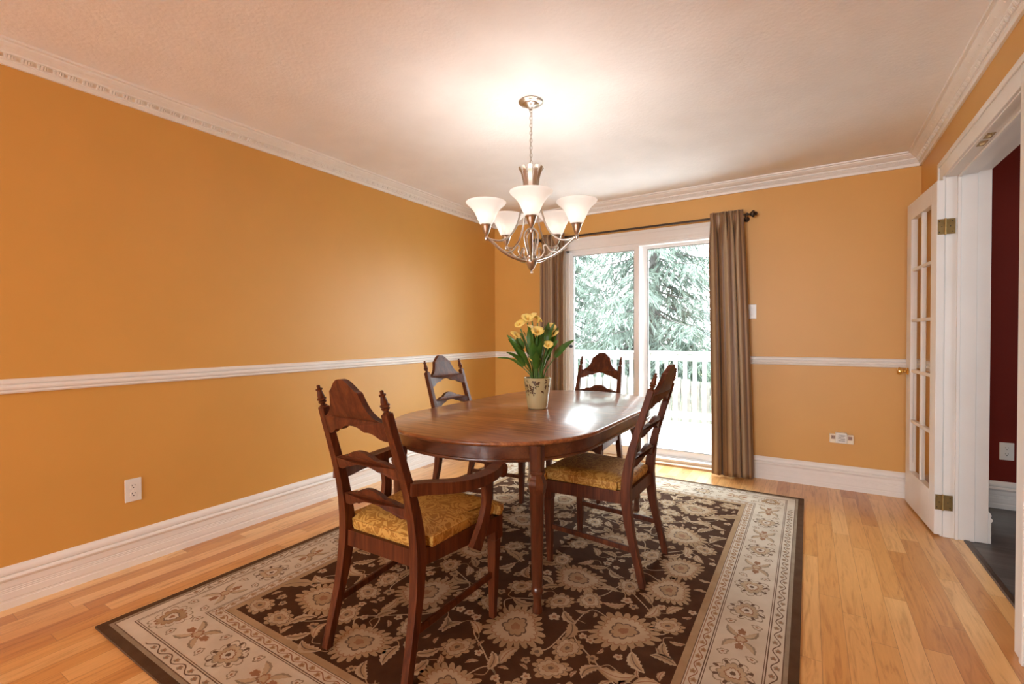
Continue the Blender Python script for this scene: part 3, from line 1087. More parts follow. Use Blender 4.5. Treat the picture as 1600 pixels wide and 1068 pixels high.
def shape_leaf(L, Wd, bend, teeth=5, saw=0.35):
    left, right = [], []
    n = teeth * 4
    for i in range(n + 1):
        t = i / n
        w = Wd * (sin(pi * min(1, t * 0.96 + 0.02)) ** 0.75) * (1 - 0.35 * t)
        ph = (t * teeth) % 1
        w *= 1 - saw * ph
        cx, cy = L * t, bend * L * sin(pi * t * 0.8)
        left.append((cx - 0.25 * w * ph, cy + w))
        right.append((cx - 0.25 * w * ph, cy - w))
    return left + right[::-1]


def xf(pts, x, y, a, s=1.0, flip=1):
    ca, sa = cos(a), sin(a)
    return [(x + s * (px * ca - py * flip * sa), y + s * (px * sa + py * flip * ca)) for px, py in pts]


def scale(pts, k, k2=None):
    k2 = k if k2 is None else k2
    return [(p[0] * k, p[1] * k2) for p in pts]


rr = random.Random(5)


def put(pts, mi, lay, cx, cy, sx, sy):
    """mirror a motif of the quarter into all four quarters"""
    for mx in (1, -1):
        for my in (1, -1):
            rg.flat([(mx * p[0], my * p[1]) for p in pts], RZT + 2 * e + lay * 0.00016, mi)


def palmette(x, y, R, a, k=13, el=1.25, mats=(TAN, RUST, PALE, LINE, TAN)):
    s = shape_palmette(R, k, el, 0.27)
    put(xf(s, x, y, a), mats[0], 2, 0, 0, 1, 1)
    s2 = shape_palmette(R * 0.74, k, el, 0.16)
    put(xf(s2, x, y, a), mats[1], 3, 0, 0, 1, 1)
    put(xf(scale(s2, 0.94), x, y, a), mats[2], 4, 0, 0, 1, 1)
    s3 = shape_palmette(R * 0.42, 9, el * 1.05, 0.2)
    put(xf(s3, x, y, a), mats[3], 5, 0, 0, 1, 1)
    put(xf(scale(s3, 0.86), x, y, a), mats[4], 6, 0, 0, 1, 1)
    put(xf(shape_palmette(R * 0.16, 5, el, 0.2), x, y, a), mats[1], 7, 0, 0, 1, 1)


def leaf_m(x, y, L, Wd, a, bend, mats=(TAN, RUST, PALE), teeth=5, flip=1):
    s = shape_leaf(L, Wd, bend, teeth)
    put(xf(s, x, y, a, 1, flip), mats[0], 2, 0, 0, 1, 1)
    s = shape_leaf(L * 0.84, Wd * 0.55, bend, teeth)
    put(xf([(p[0] + L * 0.06, p[1] + bend * L * 0.06) for p in s], x, y, a, 1, flip), mats[2], 4, 0, 0, 1, 1)
    v = [(L * t, bend * L * sin(pi * t * 0.8)) for t in [i / 10 for i in range(1, 10)]]
    vein = [(p[0], p[1] + 0.0022) for p in v] + [(p[0], p[1] - 0.0022) for p in v[::-1]]
    put(xf(vein, x, y, a, 1, flip), mats[1], 5, 0, 0, 1, 1)


def rosette(x, y, R, a, mats=(PALE, RUST)):
    put(xf(shape_palmette(R, 5, 1, 0.35), x, y, a), mats[0], 2, 0, 0, 1, 1)
    put(xf(shape_palmette(R * 0.38, 5, 1, 0.2), x, y, a), mats[1], 3, 0, 0, 1, 1)


def vine(pts, w=0.0055, mi=PALE):
    p = smooth2(pts, 8)
    L, R = [], []
    for i in range(len(p)):
        a, c = p[max(i - 1, 0)], p[min(i + 1, len(p) - 1)]
        dx, dy = c[0] - a[0], c[1] - a[1]
        q = math.hypot(dx, dy) or 1
        L.append((p[i][0] - dy / q * w / 2, p[i][1] + dx / q * w / 2))
        R.append((p[i][0] + dy / q * w / 2, p[i][1] - dx / q * w / 2))
    for i in range(len(p) - 1):
        put([L[i], L[i + 1], R[i + 1], R[i]], mi, 1, 0, 0, 1, 1)


FX, FY = HX - FI, HY - FI
placed = []


def free_at(x, y, r):
    # (also against the mirror images, through the axes)
    if x + r * 0.75 > FX or y + r * 0.75 > FY or x < r * 0.9 and x > 0.02 or y < r * 0.9 and y > 0.02:
        return False
    return all(math.hypot(x - a, y - c) > (r + q) for a, c, q in placed)


def norm(x, y, r):
    placed.append((x, y, r))


big = [(0.30, 0.24, 0.105, 0.5), (0.62, 0.52, 0.11, 2.2), (0.24, 0.72, 0.115, 1.1), (0.60, 1.00, 0.105, 2.7), (0.70, 0.12, 0.095, 1.5), (0.22, 1.12, 0.10, 0.3)]
for x, y, R, a in big:
    palmette(x, y, R * 1.08, a, k=rr.choice((19, 21, 23)), el=1.2)
    norm(x, y, R * 1.15)
# vines linking the palmettes in S curves
for (i, j) in ((0, 4), (0, 2), (4, 1), (1, 2), (2, 5), (1, 3), (3, 5)):
    (x0, y0, _, _), (x1, y1, _, _) = big[i], big[j]
    mx, my = (x0 + x1) / 2, (y0 + y1) / 2
    nx, ny = -(y1 - y0), (x1 - x0)
    k = rr.choice((0.32, -0.32))
    vine([(x0, y0), (mx * 0.5 + x0 * 0.5 + nx * k, my * 0.5 + y0 * 0.5 + ny * k), (mx, my), (mx * 0.5 + x1 * 0.5 - nx * k, my * 0.5 + y1 * 0.5 - ny * k), (x1, y1)])
cand = [(rr.uniform(0.03, FX), rr.uniform(0.03, FY)) for _ in range(2200)]
for x, y in cand[:260]:
    if free_at(x, y, 0.062):
        a = rr.uniform(0, 2 * pi)
        palmette(x, y, 0.055, a, k=11, el=1.3, mats=(TAN, LINE, PALE, RUST, TAN))
        norm(x, y, 0.064)
        if len(placed) > 18:
            break
for x, y in cand:
    r = rr.choice((0.060, 0.066, 0.052, 0.042, 0.036))
    if free_at(x, y, r):
        a = rr.uniform(0, 2 * pi)
        L = r * 2.6
        leaf_m(x - cos(a) * L / 2, y - sin(a) * L / 2, L, r * 0.80, a, rr.choice((0.2, -0.2, 0.32)), teeth=rr.choice((4, 5, 6)), mats=rr.choice(((TAN, RUST, PALE), (PALE, LINE, TAN), (TAN, LINE, TAN))))
        norm(x, y, r * 0.88)
        # small stem
        sx, sy = x - cos(a) * L / 2, y - sin(a) * L / 2
        vine([(sx, sy), (sx - cos(a + 0.6) * 0.03, sy - sin(a + 0.6) * 0.03), (sx - cos(a + 1.2) * 0.055, sy - sin(a + 1.2) * 0.055)], 0.004, TAN)
for x, y in [(rr.uniform(0.02, FX), rr.uniform(0.02, FY)) for _ in range(1600)]:
    r = rr.choice((0.022, 0.018, 0.026))
    if free_at(x, y, r):
        if rr.random() < 0.6:
            rosette(x, y, r, rr.uniform(0, 6), rr.choice(((PALE, RUST), (TAN, LINE))))
        else:
            a = rr.uniform(0, 6.3)
            leaf_m(x - cos(a) * r, y - sin(a) * r, r * 2.2, r * 0.6, a, 0.2, teeth=3)
        norm(x, y, r)
# main border motifs, run along each side (own mirror inside put)


def border_run(p0, p1, nrm):
    p0, p1 = Vector(p0), Vector(p1)
    L = (p1 - p0).length
    dd = (p1 - p0) / L
    nn = Vector(nrm)
    ang = math.atan2(dd.y, dd.x)
    step = 0.205
    n = max(1, int(round(L / step)))
    st = L / n
    off = 0.196
    for i in range(n):
        c = p0 + dd * (i + 0.5) * st + nn * off
        if i % 2 == 0:
            for R, mi, lay in ((0.072, GREY, 2), (0.067, CREAM, 3), (0.052, GREY, 4), (0.046, PALE, 5), (0.028, RUST, 6), (0.023, CREAM, 7), (0.010, LINE, 8)):
                put(xf(shape_palmette(R, 11, 1.12, 0.2), c.x, c.y, ang), mi, lay, 0, 0, 1, 1)
            for k in range(8):
                a = 2 * pi * k / 8 + 0.3
                q = c + Vector((cos(a), sin(a))) * 0.060
                put(xf(shape_palmette(0.007, 4, 1.6, 0.1), q.x, q.y, a), LINE, 9, 0, 0, 1, 1)
        else:
            for q_ in (32, 148, 212, 328):
                al = ang + radians(q_)
                lf = shape_leaf(0.082, 0.019, 0.16 if q_ in (32, 212) else -0.16, 4, 0.3)
                put(xf([(p[0] + 0.012, p[1]) for p in lf], c.x, c.y, al), GREY, 2, 0, 0, 1, 1)
                put(xf([(p[0] * 0.86 + 0.017, p[1] * 0.66) for p in lf], c.x, c.y, al), PALE, 3, 0, 0, 1, 1)
            for q_ in (0, 180):
                put(xf(shape_palmette(0.016, 5, 1.4, 0.3), c.x + dd.x * 0.05 * cos(radians(q_)), c.y + dd.y * 0.05 * cos(radians(q_)), ang), RUST, 4, 0, 0, 1, 1)
            put(xf(shape_palmette(0.024, 6, 1.1, 0.3), c.x, c.y, ang), RUST, 4, 0, 0, 1, 1)
            put(xf(shape_palmette(0.017, 6, 1.1, 0.3), c.x, c.y, ang), PALE, 5, 0, 0, 1, 1)
        q = p0 + dd * (i + 1.0) * st + nn * off
        for s in (-1, 1):
            z_ = q + nn * s * 0.048
            put(xf(shape_palmette(0.018, 5, 1.25, 0.3), z_.x, z_.y, ang + s), GREY, 2, 0, 0, 1, 1)
            put(xf(shape_palmette(0.0125, 5, 1.25, 0.3), z_.x, z_.y, ang + s), CREAM, 3, 0, 0, 1, 1)
            put(xf(shape_palmette(0.0055, 5, 1.25, 0.3), z_.x, z_.y, ang + s), RUST, 4, 0, 0, 1, 1)
    # guards: a wavy vine with buds
    for offg, amp, stepg, mi in ((0.075, 0.012, 0.052, GREY), (0.3115, 0.010, 0.045, TAN)):
        m_ = int(L / stepg)
        wav = []
        for i in range(m_ * 4 + 1):
            s_ = i * L / (m_ * 4)
            q = p0 + dd * s_ + nn * (offg + amp * sin(pi * 2 * s_ / (2 * stepg)))
            wav.append((q.x, q.y))
        for i in range(len(wav) - 1):
            a_, c_ = Vector(wav[i]), Vector(wav[i + 1])
            w_ = (c_ - a_).normalized()
            w_ = Vector((-w_.y, w_.x)) * 0.0022
            put([tuple(a_ + w_), tuple(c_ + w_), tuple(c_ - w_), tuple(a_ - w_)], LINE if mi == GREY else RUST, 1, 0, 0, 1, 1)
        for i in range(m_):
            s_ = (i + 0.5) * stepg
            sg = -1 if i % 2 else 1
            q = p0 + dd * s_ - nn * (-offg + sg * amp * 0.55)
            put(xf(shape_palmette(0.011, 5, 1.2, 0.35), q.x, q.y, ang), mi, 2, 0, 0, 1, 1)
            put(xf(shape_palmette(0.005, 4, 1.2, 0.2), q.x, q.y, ang), RUST, 3, 0, 0, 1, 1)


border_run((HX, 0.0), (HX, HY - 0.30), (-1, 0))
border_run((0.0, HY), (HX - 0.30, HY), (0, -1))
# corner rosettes of the main border
cx_, cy_ = HX - 0.196, HY - 0.196
for R, mi, lay in ((0.080, GREY, 2), (0.074, CREAM, 3), (0.058, RUST, 4), (0.052, TAN, 5), (0.030, LINE, 6), (0.025, CREAM, 7), (0.011, RUST, 8)):
    put(xf(shape_palmette(R, 12, 1.0, 0.2), cx_, cy_, pi / 4), mi, lay, 0, 0, 1, 1)
rug = rg.build('area_rug', RUGM, smooth=0, fix=False, loc=(RCX, RCY, 0))
tag(rug, 'large brown and beige floral rug with pale border under the dining table', 'rug')
RUGTOP = RZT + 2 * e + 8 * 0.00016

# ------------------------------------------------------------------ dining table
TCX, TCY, TZ = -1.380, 2.500, 0.745
TYE = 0.960           # half length
TXH = 0.560


def oval(inset, n=96):
    rx, ry, ys = TXH - inset, 0.53 - inset, TYE - 0.53
    pts = []
    for i in range(n):
        a = 2 * pi * i / n
        ex = 2 / 2.12
        cxx = math.copysign(abs(cos(a)) ** ex, cos(a)) * rx
        syy = math.copysign(abs(sin(a)) ** ex, sin(a)) * ry
        if sin(a) > 1e-6:
            syy += ys
        elif sin(a) < -1e-6:
            syy -= ys
        pts.append((cxx, syy))
        if abs(sin(a)) <= 1e-6:
            if cos(a) > 0:
                pts[-1] = (cxx, -ys)
                pts.append((cxx, ys))
            else:
                pts[-1] = (cxx, ys)
                pts.append((cxx, -ys))
    return pts


tb = thing('dining_table', 'polished cherry wood oval dining table on the floral rug', 'table', (TCX, TCY, 0))
b = MB()
rings = [(0.012, TZ - 0.022), (0.004, TZ - 0.019), (0.0, TZ - 0.013), (0.0, TZ - 0.007), (0.003, TZ - 0.002), (0.008, TZ)]
n = len(oval(0))
for ins, z in rings:
    b.v += [(x, y, z) for x, y in oval(ins)]
for i in range(len(rings) - 1):
    for k in range(n):
        k2 = (k + 1) % n
        b.f.append((i * n + k, i * n + k2, (i + 1) * n + k2, (i + 1) * n + k))
        b.m.append(0)
b.f.append(tuple((len(rings) - 1) * n + k for k in range(n)))
b.m.append(0)
b.f.append(tuple(range(n - 1, -1, -1)))
b.m.append(0)
b.build('tabletop', M_TOP, tb, smooth=40)
b = MB()
for y in (-0.30, 0.0, 0.30):
    b.box(-TXH + 0.012, TXH - 0.012, y - 0.0006, y + 0.0006, TZ - 0.0005, TZ + 0.0002)
b.build('leaf_seam', M_TLEG, tb, smooth=0)
b = MB()
for prof in ([(0.030, TZ - 0.022), (0.030, TZ - 0.078), (0.026, TZ - 0.080), (0.024, TZ - 0.086), (0.026, TZ - 0.092), (0.034, TZ - 0.094), (0.054, TZ - 0.094), (0.054, TZ - 0.022)],):
    n = len(oval(0))
    b0 = len(b.v)
    for ins, z in prof:
        b.v += [(x, y, z) for x, y in oval(ins)]
    m_ = len(prof)
    for i in range(m_):
        j = (i + 1) % m_
        for k in range(n):
            k2 = (k + 1) % n
            b.f.append((b0 + i * n + k, b0 + i * n + k2, b0 + j * n + k2, b0 + j * n + k))
            b.m.append(0)
b.build('apron', M_TABLE, tb, smooth=40)


def table_leg(x, y):
    b = MB()
    o = (x, y, 0)
    # octagonal turned leg: block at the apron, knob, reeded taper, foot
    prof = [(0.022, RUGTOP), (0.023, 0.02), (0.017, 0.05), (0.019, 0.085), (0.0255, 0.095), (0.0265, 0.105), (0.024, 0.115), (0.0215, 0.122), (0.0225, 0.13),
            (0.031, 0.515), (0.0345, 0.522), (0.0355, 0.532), (0.0385, 0.540), (0.041, 0.553), (0.040, 0.565), (0.034, 0.580), (0.030, 0.592), (0.0305, 0.600), (0.034, 0.604), (0.034, 0.612), (0.031, 0.616)]
    seg = 24
    vs, fs = [], []
    for r, z in prof:
        for k in range(seg):
            a = 2 * pi * k / seg + pi / 8
            q = 1.0
            if 0.12 < z < 0.52:
                q = 1 + 0.035 * cos(8 * a)
            elif z > 0.52:
                f = (a + pi / 8) % (pi / 4) - pi / 8
                q = 0.97 / cos(f)
            vs.append((x + r * q * cos(a), y + r * q * sin(a), z))
    nn = len(prof)
    for i in range(nn - 1):
        for k in range(seg):
            k2 = (k + 1) % seg
            fs.append((i * seg + k, i * seg + k2, (i + 1) * seg + k2, (i + 1) * seg + k))
    fs.append(tuple(range(seg - 1, -1, -1)))
    b.add(vs, fs)
    # block with chamfered corners up to the top
    pts = []
    h, c = 0.0275, 0.010
    for sx, sy in ((1, 1), (-1, 1), (-1, -1), (1, -1)):
        if sx * sy > 0:
            pts += [(sx * h, sy * (h - c)), (sx * (h - c), sy * h)]
        else:
            pts += [(sx * (h - c), sy * h), (sx * h, sy * (h - c))]
    b.poly(pts, lambda u, v, s: (x + u, y + v, 0.612 + s * (TZ - 0.022 - 0.612)))
    return b.build('leg', M_TLEG, tb, smooth=35)


for lx, ly in ((0.410, -0.762), (-0.400, -0.762), (0.410, 0.605), (-0.400, 0.605)):
    table_leg(lx, ly)


# ------------------------------------------------------------------ chairs
SPINE = [(0.0, 0.0), (0.08, 0.018), (0.18, 0.044), (0.30, 0.069), (0.42, 0.080), (0.50, 0.076), (0.62, 0.055), (0.75, 0.017), (0.86, -0.018), (0.95, -0.044), (1.06, -0.075)]
SPZ = smooth2([(z, y) for z, y in SPINE], 6)


def spine(z):
    return lerp_table(SPZ, z)


CREST = [(0.0, 1.030), (0.022, 1.026), (0.046, 1.009), (0.064, 0.992), (0.076, 0.985), (0.082, 0.966), (0.092, 0.940), (0.108, 0.916), (0.130, 0.899), (0.150, 0.890), (0.172, 0.888),
         (0.172, 0.824), (0.150, 0.823), (0.128, 0.829), (0.106, 0.842), (0.084, 0.848), (0.064, 0.848), (0.056, 0.852), (0.036, 0.862), (0.018, 0.866), (0.0, 0.867)]


def outline_sym(half):
    return half + [(-x, z) for x, z in half[::-1] if x > 1e-6]


def slat_outline(w, zc):
    top = [(0.0, 0.036), (0.025, 0.033), (0.05, 0.024), (0.066, 0.014), (0.076, 0.010), (0.10, 0.008), (0.125, 0.000), (w, -0.010)]
    bot = [(w, -0.050), (0.13, -0.050), (0.108, -0.042), (0.085, -0.033), (0.070, -0.032), (0.060, -0.027), (0.035, -0.019), (0.0, -0.016)]
    return [(x, z + zc) for x, z in top + bot]


def make_chair(name, label, loc, rz, topw, arms=False, group=None, seat_w=0.44, carved=True):
    t = thing(name, label, 'chair', (loc[0], loc[1], RUGTOP + 0.0006), rz, group)
    fw = 0.205                      # half spacing of the rear feet (post centres)
    tw = topw / 2                   # half spacing at z .92
    H = 1.0

    def xs(z):
        return fw + (tw - fw) * z / 0.92

    # rear posts
    zs = [0.0, 0.012, 0.06, 0.13, 0.21, 0.29, 0.37, 0.43, 0.49, 0.56, 0.64, 0.72, 0.80, 0.87, 0.920]
    for s in (-1, 1):
        b = MB()
        pts = [(s * xs(max(z, 0.012)), spine(max(z, 0.012)), z) for z in zs]
        hw = [0.0150 + 0.004 * math.exp(-((z - 0.42) / 0.22) ** 2) for z in zs]
        hd = [0.0150 + 0.0085 * math.exp(-((z - 0.43) / 0.20) ** 2) for z in zs]
        b.sweep(pts, hw, hd, (1, 0, 0))
        p = b.build('rear_post', M_CHAIR, t, smooth=35, bevel=0.003)
        b = MB()
        ln = Vector((0, spine(0.95) - spine(0.90), 0.05)).normalized()
        M3 = Vector((0, 0, 1)).rotation_difference(ln).to_matrix()
        b.lathe([(0.0135, -0.004), (0.0135, 0.003), (0.0085, 0.006), (0.0085, 0.011), (0.0135, 0.014), (0.0145, 0.018), (0.010, 0.021), (0.0165, 0.025), (0.0165, 0.028), (0.0115, 0.031),
                 (0.0120, 0.038), (0.0085, 0.052), (0.0080, 0.056), (0.0120, 0.058), (0.0120, 0.061), (0.0060, 0.063), (0.0065, 0.068), (0.0060, 0.073), (0.0001, 0.075)], 14, 0, (s * xs(0.92), spine(0.92), 0.92), M3 @ Matrix.Scale(1.1, 3, Vector((0, 0, 1))))
        b.build('finial', M_CHAIR, p)
    # crest rail
    cwid = xs(0.86) - 0.004
    k = cwid / 0.172
    half = smooth2([(x * k, z) for x, z in CREST[:11]], 3) + smooth2([(x * k, z) for x, z in CREST[11:]], 3)
    b = MB()
    b.poly(outline_sym(half), lambda u, v, sd: (u, spine(v) - 0.011 + 0.024 * sd - 0.018 * (1 - (u / 0.17) ** 2), v))
    cr = b.build('crest_rail', M_CHAIR, t, smooth=30, bevel=0.0035)
    if carved:
        b = MB()
        # low relief: raised rim that follows the top edge, and a spray of leaves

        def surf(u, v, h):
            return (u, spine(v) - 0.011 + 0.024 + h - 0.018 * (1 - (u / 0.17) ** 2), v)
        rim = [(x * k * 0.90, 0.867 + (z - 0.867) * 0.90) for x, z in CREST[:9]]
        rim = [(-x, z) for x, z in rim[::-1]] + rim[1:]
        b.tube([surf(x, z, 0.0) for x, z in smooth2(rim, 3)], 0.0028, 6)
        for (x, z, L, a) in ((0, 0.885, 0.075, 90), (0.006, 0.888, 0.06, 55), (-0.006, 0.888, 0.06, 125), (0.02, 0.900, 0.055, 22), (-0.02, 0.900, 0.055, 158),
                             (0.012, 0.93, 0.045, 60), (-0.012, 0.93, 0.045, 120), (0.0, 0.95, 0.04, 90), (0.05, 0.893, 0.05, -6), (-0.05, 0.893, 0.05, 186),
                             (0.03, 0.925, 0.04, 35), (-0.03, 0.925, 0.04, 145)):
            lf = shape_leaf(L, L * 0.17, 0.12, 3)
            ca, sa = cos(radians(a)), sin(radians(a))
            b.poly([(x + p[0] * ca - p[1] * sa, z + p[0] * sa + p[1] * ca) for p in lf], lambda u, v, sd: surf(u, v, 0.0025 if sd else -0.001))
        b.build('carving', M_CHAIR, cr, smooth=40)
    for zc in (0.735, 0.590):
        b = MB()
        w = xs(zc) - 0.004
        o2 = slat_outline(w, zc)
        b.poly(outline_sym(smooth2(o2[:8], 3) + smooth2(o2[8:], 3)), lambda u, v, sd: (u, spine(v) - 0.010 + 0.021 * sd - 0.018 * (1 - (u / 0.18) ** 2), v))
        b.build('back_slat', M_CHAIR, t, smooth=30, bevel=0.003)
    # seat frame
    zr0, zr1 = 0.372, 0.432
    yb_, yf_ = 0.080, 0.520
    rb, rf = xs(0.4) - 0.004, seat_w / 2 + 0.012
    fl = []
    b = MB()
    for s in (-1, 1):
        b.sweep([(s * rb, yb_, (zr0 + zr1) / 2), (s * (rf - 0.014), yf_ - 0.02, (zr0 + zr1) / 2)], 0.011, 0.030, (1, 0, 0))
    b.box(-rb, rb, yb_ - 0.011, yb_ + 0.011, zr0, zr1)
    # scalloped front rail
    fr = [(0.0, zr1), (rf - 0.01, zr1), (rf - 0.01, 0.335), (rf - 0.035, 0.340), (rf - 0.05, 0.356), (rf - 0.08, 0.366), (rf - 0.095, 0.362), (rf - 0.115, 0.378), (0.0, 0.384)]
    b.poly(outline_sym(fr), lambda u, v, sd: (u, yf_ - 0.022 + 0.022 * sd, v))
    b.build('seat_frame', M_CHAIR, t, smooth=30, bevel=0.002)
    # cushion
    b = MB()
    nu, nv = 18, 18

    def cush(u, v):
        y = yb_ + 0.004 + (yf_ + 0.012 - yb_ - 0.004) * v
        w = (rb - 0.006) + (rf + 0.004 - rb + 0.006) * v
        return u * w, y
    zb_, ze, zt_ = 0.4325, 0.471, 0.496
    grid = []
    for j in range(nv + 1):
        for i in range(nu + 1):
            u, v = -1 + 2 * i / nu, j / nv
            x, y = cush(u, v)
            du, dv = 1 - abs(u), min(v, 1 - v) * 2
            f = min(1, du / 0.35), min(1, dv / 0.35)
            hgt = (1 - (1 - f[0]) ** 2.4) * (1 - (1 - f[1]) ** 2.4)
            # rounded corners
            cu, cv = max(0, abs(u) - 0.82) / 0.18, max(0, abs(v - 0.5) * 2 - 0.82) / 0.18
            q = math.hypot(cu, cv)
            if q > 1:
                sc_ = 1 / q
                x *= (0.82 + 0.18 * cu * sc_) / max(abs(u), 1e-6) if cu > 0 else 1
                vv = 0.5 + math.copysign((0.82 + 0.18 * cv * sc_) / 2, v - 0.5)
                y = cush(u, vv)[1]
            grid.append((x, y, ze + (zt_ - ze) * hgt))
    W = nu + 1
    b.add(grid, [(j * W + i, j * W + i + 1, (j + 1) * W + i + 1, (j + 1) * W + i) for j in range(nv) for i in range(nu)])
    edge = [i for i in range(W)] + [j * W + nu for j in range(1, nv + 1)] + [nv * W + i for i in range(nu - 1, -1, -1)] + [j * W for j in range(nv - 1, 0, -1)]
    m_ = len(edge)
    lay = []
    ring_pts = [grid[i] for i in edge]
    for dz, sc_ in ((-0.010, 1.012), (-0.022, 1.014), (zb_ - ze, 0.992)):
        st = len(b.v)
        cx0, cy0 = 0, (yb_ + yf_) / 2
        b.v += [(p[0] * sc_, cy0 + (p[1] - cy0) * sc_, p[2] + dz) for p in ring_pts]
        lay.append(st)
    prev = edge
    for st in lay:
        cur = [st + i for i in range(m_)]
        for i in range(m_):
            j = (i + 1) % m_
            b.f.append((prev[i], prev[j], cur[j], cur[i]))
            b.m.append(0)
        prev = cur
    b.f.append(tuple(prev))
    b.m.append(0)
    cu_ = b.build('seat_cushion', M_DAMASK, t, smooth=60)
    b = MB()
    b.tube([(p[0] * 1.008, (yb_ + yf_) / 2 + (p[1] - (yb_ + yf_) / 2) * 1.008, p[2] - 0.002) for p in ring_pts], 0.0028, 6, closed=True)
    b.build('piping', M_DAMASK, cu_)
    # front legs
    fx, fy = rf - 0.034, yf_ - 0.030
    for s in (-1, 1):
        b = MB()
        zz = [0.0, 0.03, 0.30, 0.330, 0.334, zr1]
        b.sweep([(s * (fx - (0.006 if z < 0.2 else 0)), fy, z) for z in zz], [0.0125, 0.0135, 0.0205, 0.0205, 0.0235, 0.0235], [0.0125, 0.0135, 0.0205, 0.0205, 0.0235, 0.0235], (1, 0, 0))
        b.build('front_leg', M_CHAIR, t, smooth=35, bevel=0.003)
        b = MB()
        b.sweep([(s * xs(0.17), spine(0.165) + 0.012, 0.165), (s * (fx - 0.004), fy - 0.012, 0.185)], 0.0075, 0.0125, (1, 0, 0))
        b.build('stretcher', M_CHAIR, t, smooth=35, bevel=0.003)
    if arms:
        for s in (-1, 1):
            b = MB()
            path = smooth_path([(s * (xs(0.66) + 0.012), spine(0.66) - 0.004, 0.655), (s * (xs(0.66) + 0.036), 0.10, 0.650), (s * 0.262, 0.19, 0.640), (s * 0.288, 0.28, 0.637),
                                (s * 0.294, 0.36, 0.640), (s * 0.288, 0.405, 0.646), (s * 0.281, 0.44, 0.648), (s * 0.277, 0.460, 0.644)], 5)
            nP = len(path)
            hw = [0.020 + 0.008 * sin(pi * min(1, i / nP * 1.1)) + (0.003 if i > nP * 0.8 else 0) for i in range(nP)]
            hd = [0.0215 - 0.005 * i / nP for i in range(nP)]
            xd = []
            for i in range(nP):
                tt = (path[min(i + 1, nP - 1)] - path[max(i - 1, 0)]).normalized()
                xd.append(Vector((tt.y, -tt.x, 0)))
            b.sweep(path, hw, hd, xd)
            # scroll end hanging down at the tip
            sp = []
            for i in range(26):
                a = 2 * pi * i / 26
                sp.append((0.449 + 0.027 * cos(a), 0.637 + 0.0285 * sin(a)))
            b.poly(sp, lambda u, v, sd: (s * (0.253 + 0.050 * sd), u, v))
            a_ = b.build('arm', M_CHAIR, t, smooth=40, bevel=0.004)
            b = MB()
            sw = []
            for i in range(40):
                a = i / 39 * 2 * pi * 1.6
                r = 0.021 * (1 - i / 39 * 0.8)
                sw.append((s * 0.3040, 0.449 + r * cos(a + 1), 0.637 + r * sin(a + 1)))
            b.tube(sw, 0.0022, 6)
            b.build('scroll', M_CHAIR, a_)
            b = MB()
            pp = smooth_path([(s * (rf + 0.004), 0.305, 0.366), (s * (rf + 0.006), 0.325, 0.40), (s * (rf + 0.010), 0.352, 0.455), (s * (rf + 0.016), 0.366, 0.52), (s * (rf + 0.022), 0.362, 0.58), (s * (rf + 0.026), 0.352, 0.628)], 5)
            nP = len(pp)
            b.sweep(pp, 0.0125, [0.032 - 0.012 * min(1, i / (nP * 0.6)) + 0.004 * (i / nP) ** 4 for i in range(nP)], (1, 0, 0))
            b.build('arm_support', M_CHAIR, t, smooth=40, bevel=0.003)
    return t


make_chair('dining_armchair', 'carved wooden ladder-back armchair with gold damask seat at the near end of the table', (-1.326, 1.118), 0.0, 0.325, arms=True, seat_w=0.49)
G = 'carved ladder-back side chairs around the table'
make_chair('dining_chair', 'wooden ladder-back side chair with gold seat between table and left wall', (-2.180, 2.615), radians(-90), 0.375, group=G)
make_chair('dining_chair', 'wooden ladder-back side chair at the far end of the table before the patio door', (-1.428, 3.585), radians(180), 0.335, group=G)
make_chair('dining_chair', 'wooden ladder-back side chair on the right of the table, seen from its side', (-0.645, 2.362), radians(90), 0.375, group=G)

# ------------------------------------------------------------------ potted calla lily on the table
PXc, PYc = -1.375, 2.475
lily = thing('potted_calla_lily', 'yellow calla lilies in a cream pot with brown leaf decoration on the table', 'potted plant', (PXc, PYc, TZ + 0.0004))
b = MB()
pr = [(0.0001, 0.0), (0.052, 0.0), (0.057, 0.003), (0.060, 0.012), (0.066, 0.055), (0.072, 0.105), (0.0785, 0.160), (0.082, 0.185), (0.0795, 0.186), (0.0755, 0.160), (0.071, 0.150), (0.0001, 0.150)]
b.lathe(pr, 40)
potb = b
b = MB()
b.lathe([(0.0755, 0.165), (0.05, 0.172), (0.0001, 0.174)], 30)
b.build('soil', M_SOIL, lily, smooth=60)


def pot_r(z):
    return lerp_table([(z_, r_) for r_, z_ in pr[2:8]], z)


b = potb
rp = random.Random(3)


def pot_leaf(a, z, L, w, rot, mi):
    lf = shape_leaf(L, w, 0.1, 2, 0.15)
    n_ = len(lf)
    ca, sa = cos(rot), sin(rot)
    vs = []
    for p in lf:
        du, dz = p[0] * ca - p[1] * sa, p[0] * sa + p[1] * ca
        z_ = max(0.012, min(0.184, z + dz))
        r_ = pot_r(z_) + 0.0009
        a_ = a + du / r_
        vs.append((r_ * cos(a_), r_ * sin(a_), z_))
    tri = tessellate_polygon([[Vector((p[0], p[1], 0)) for p in lf]])
    b.add(vs, [tuple(t_) for t_ in tri], mi + 1)


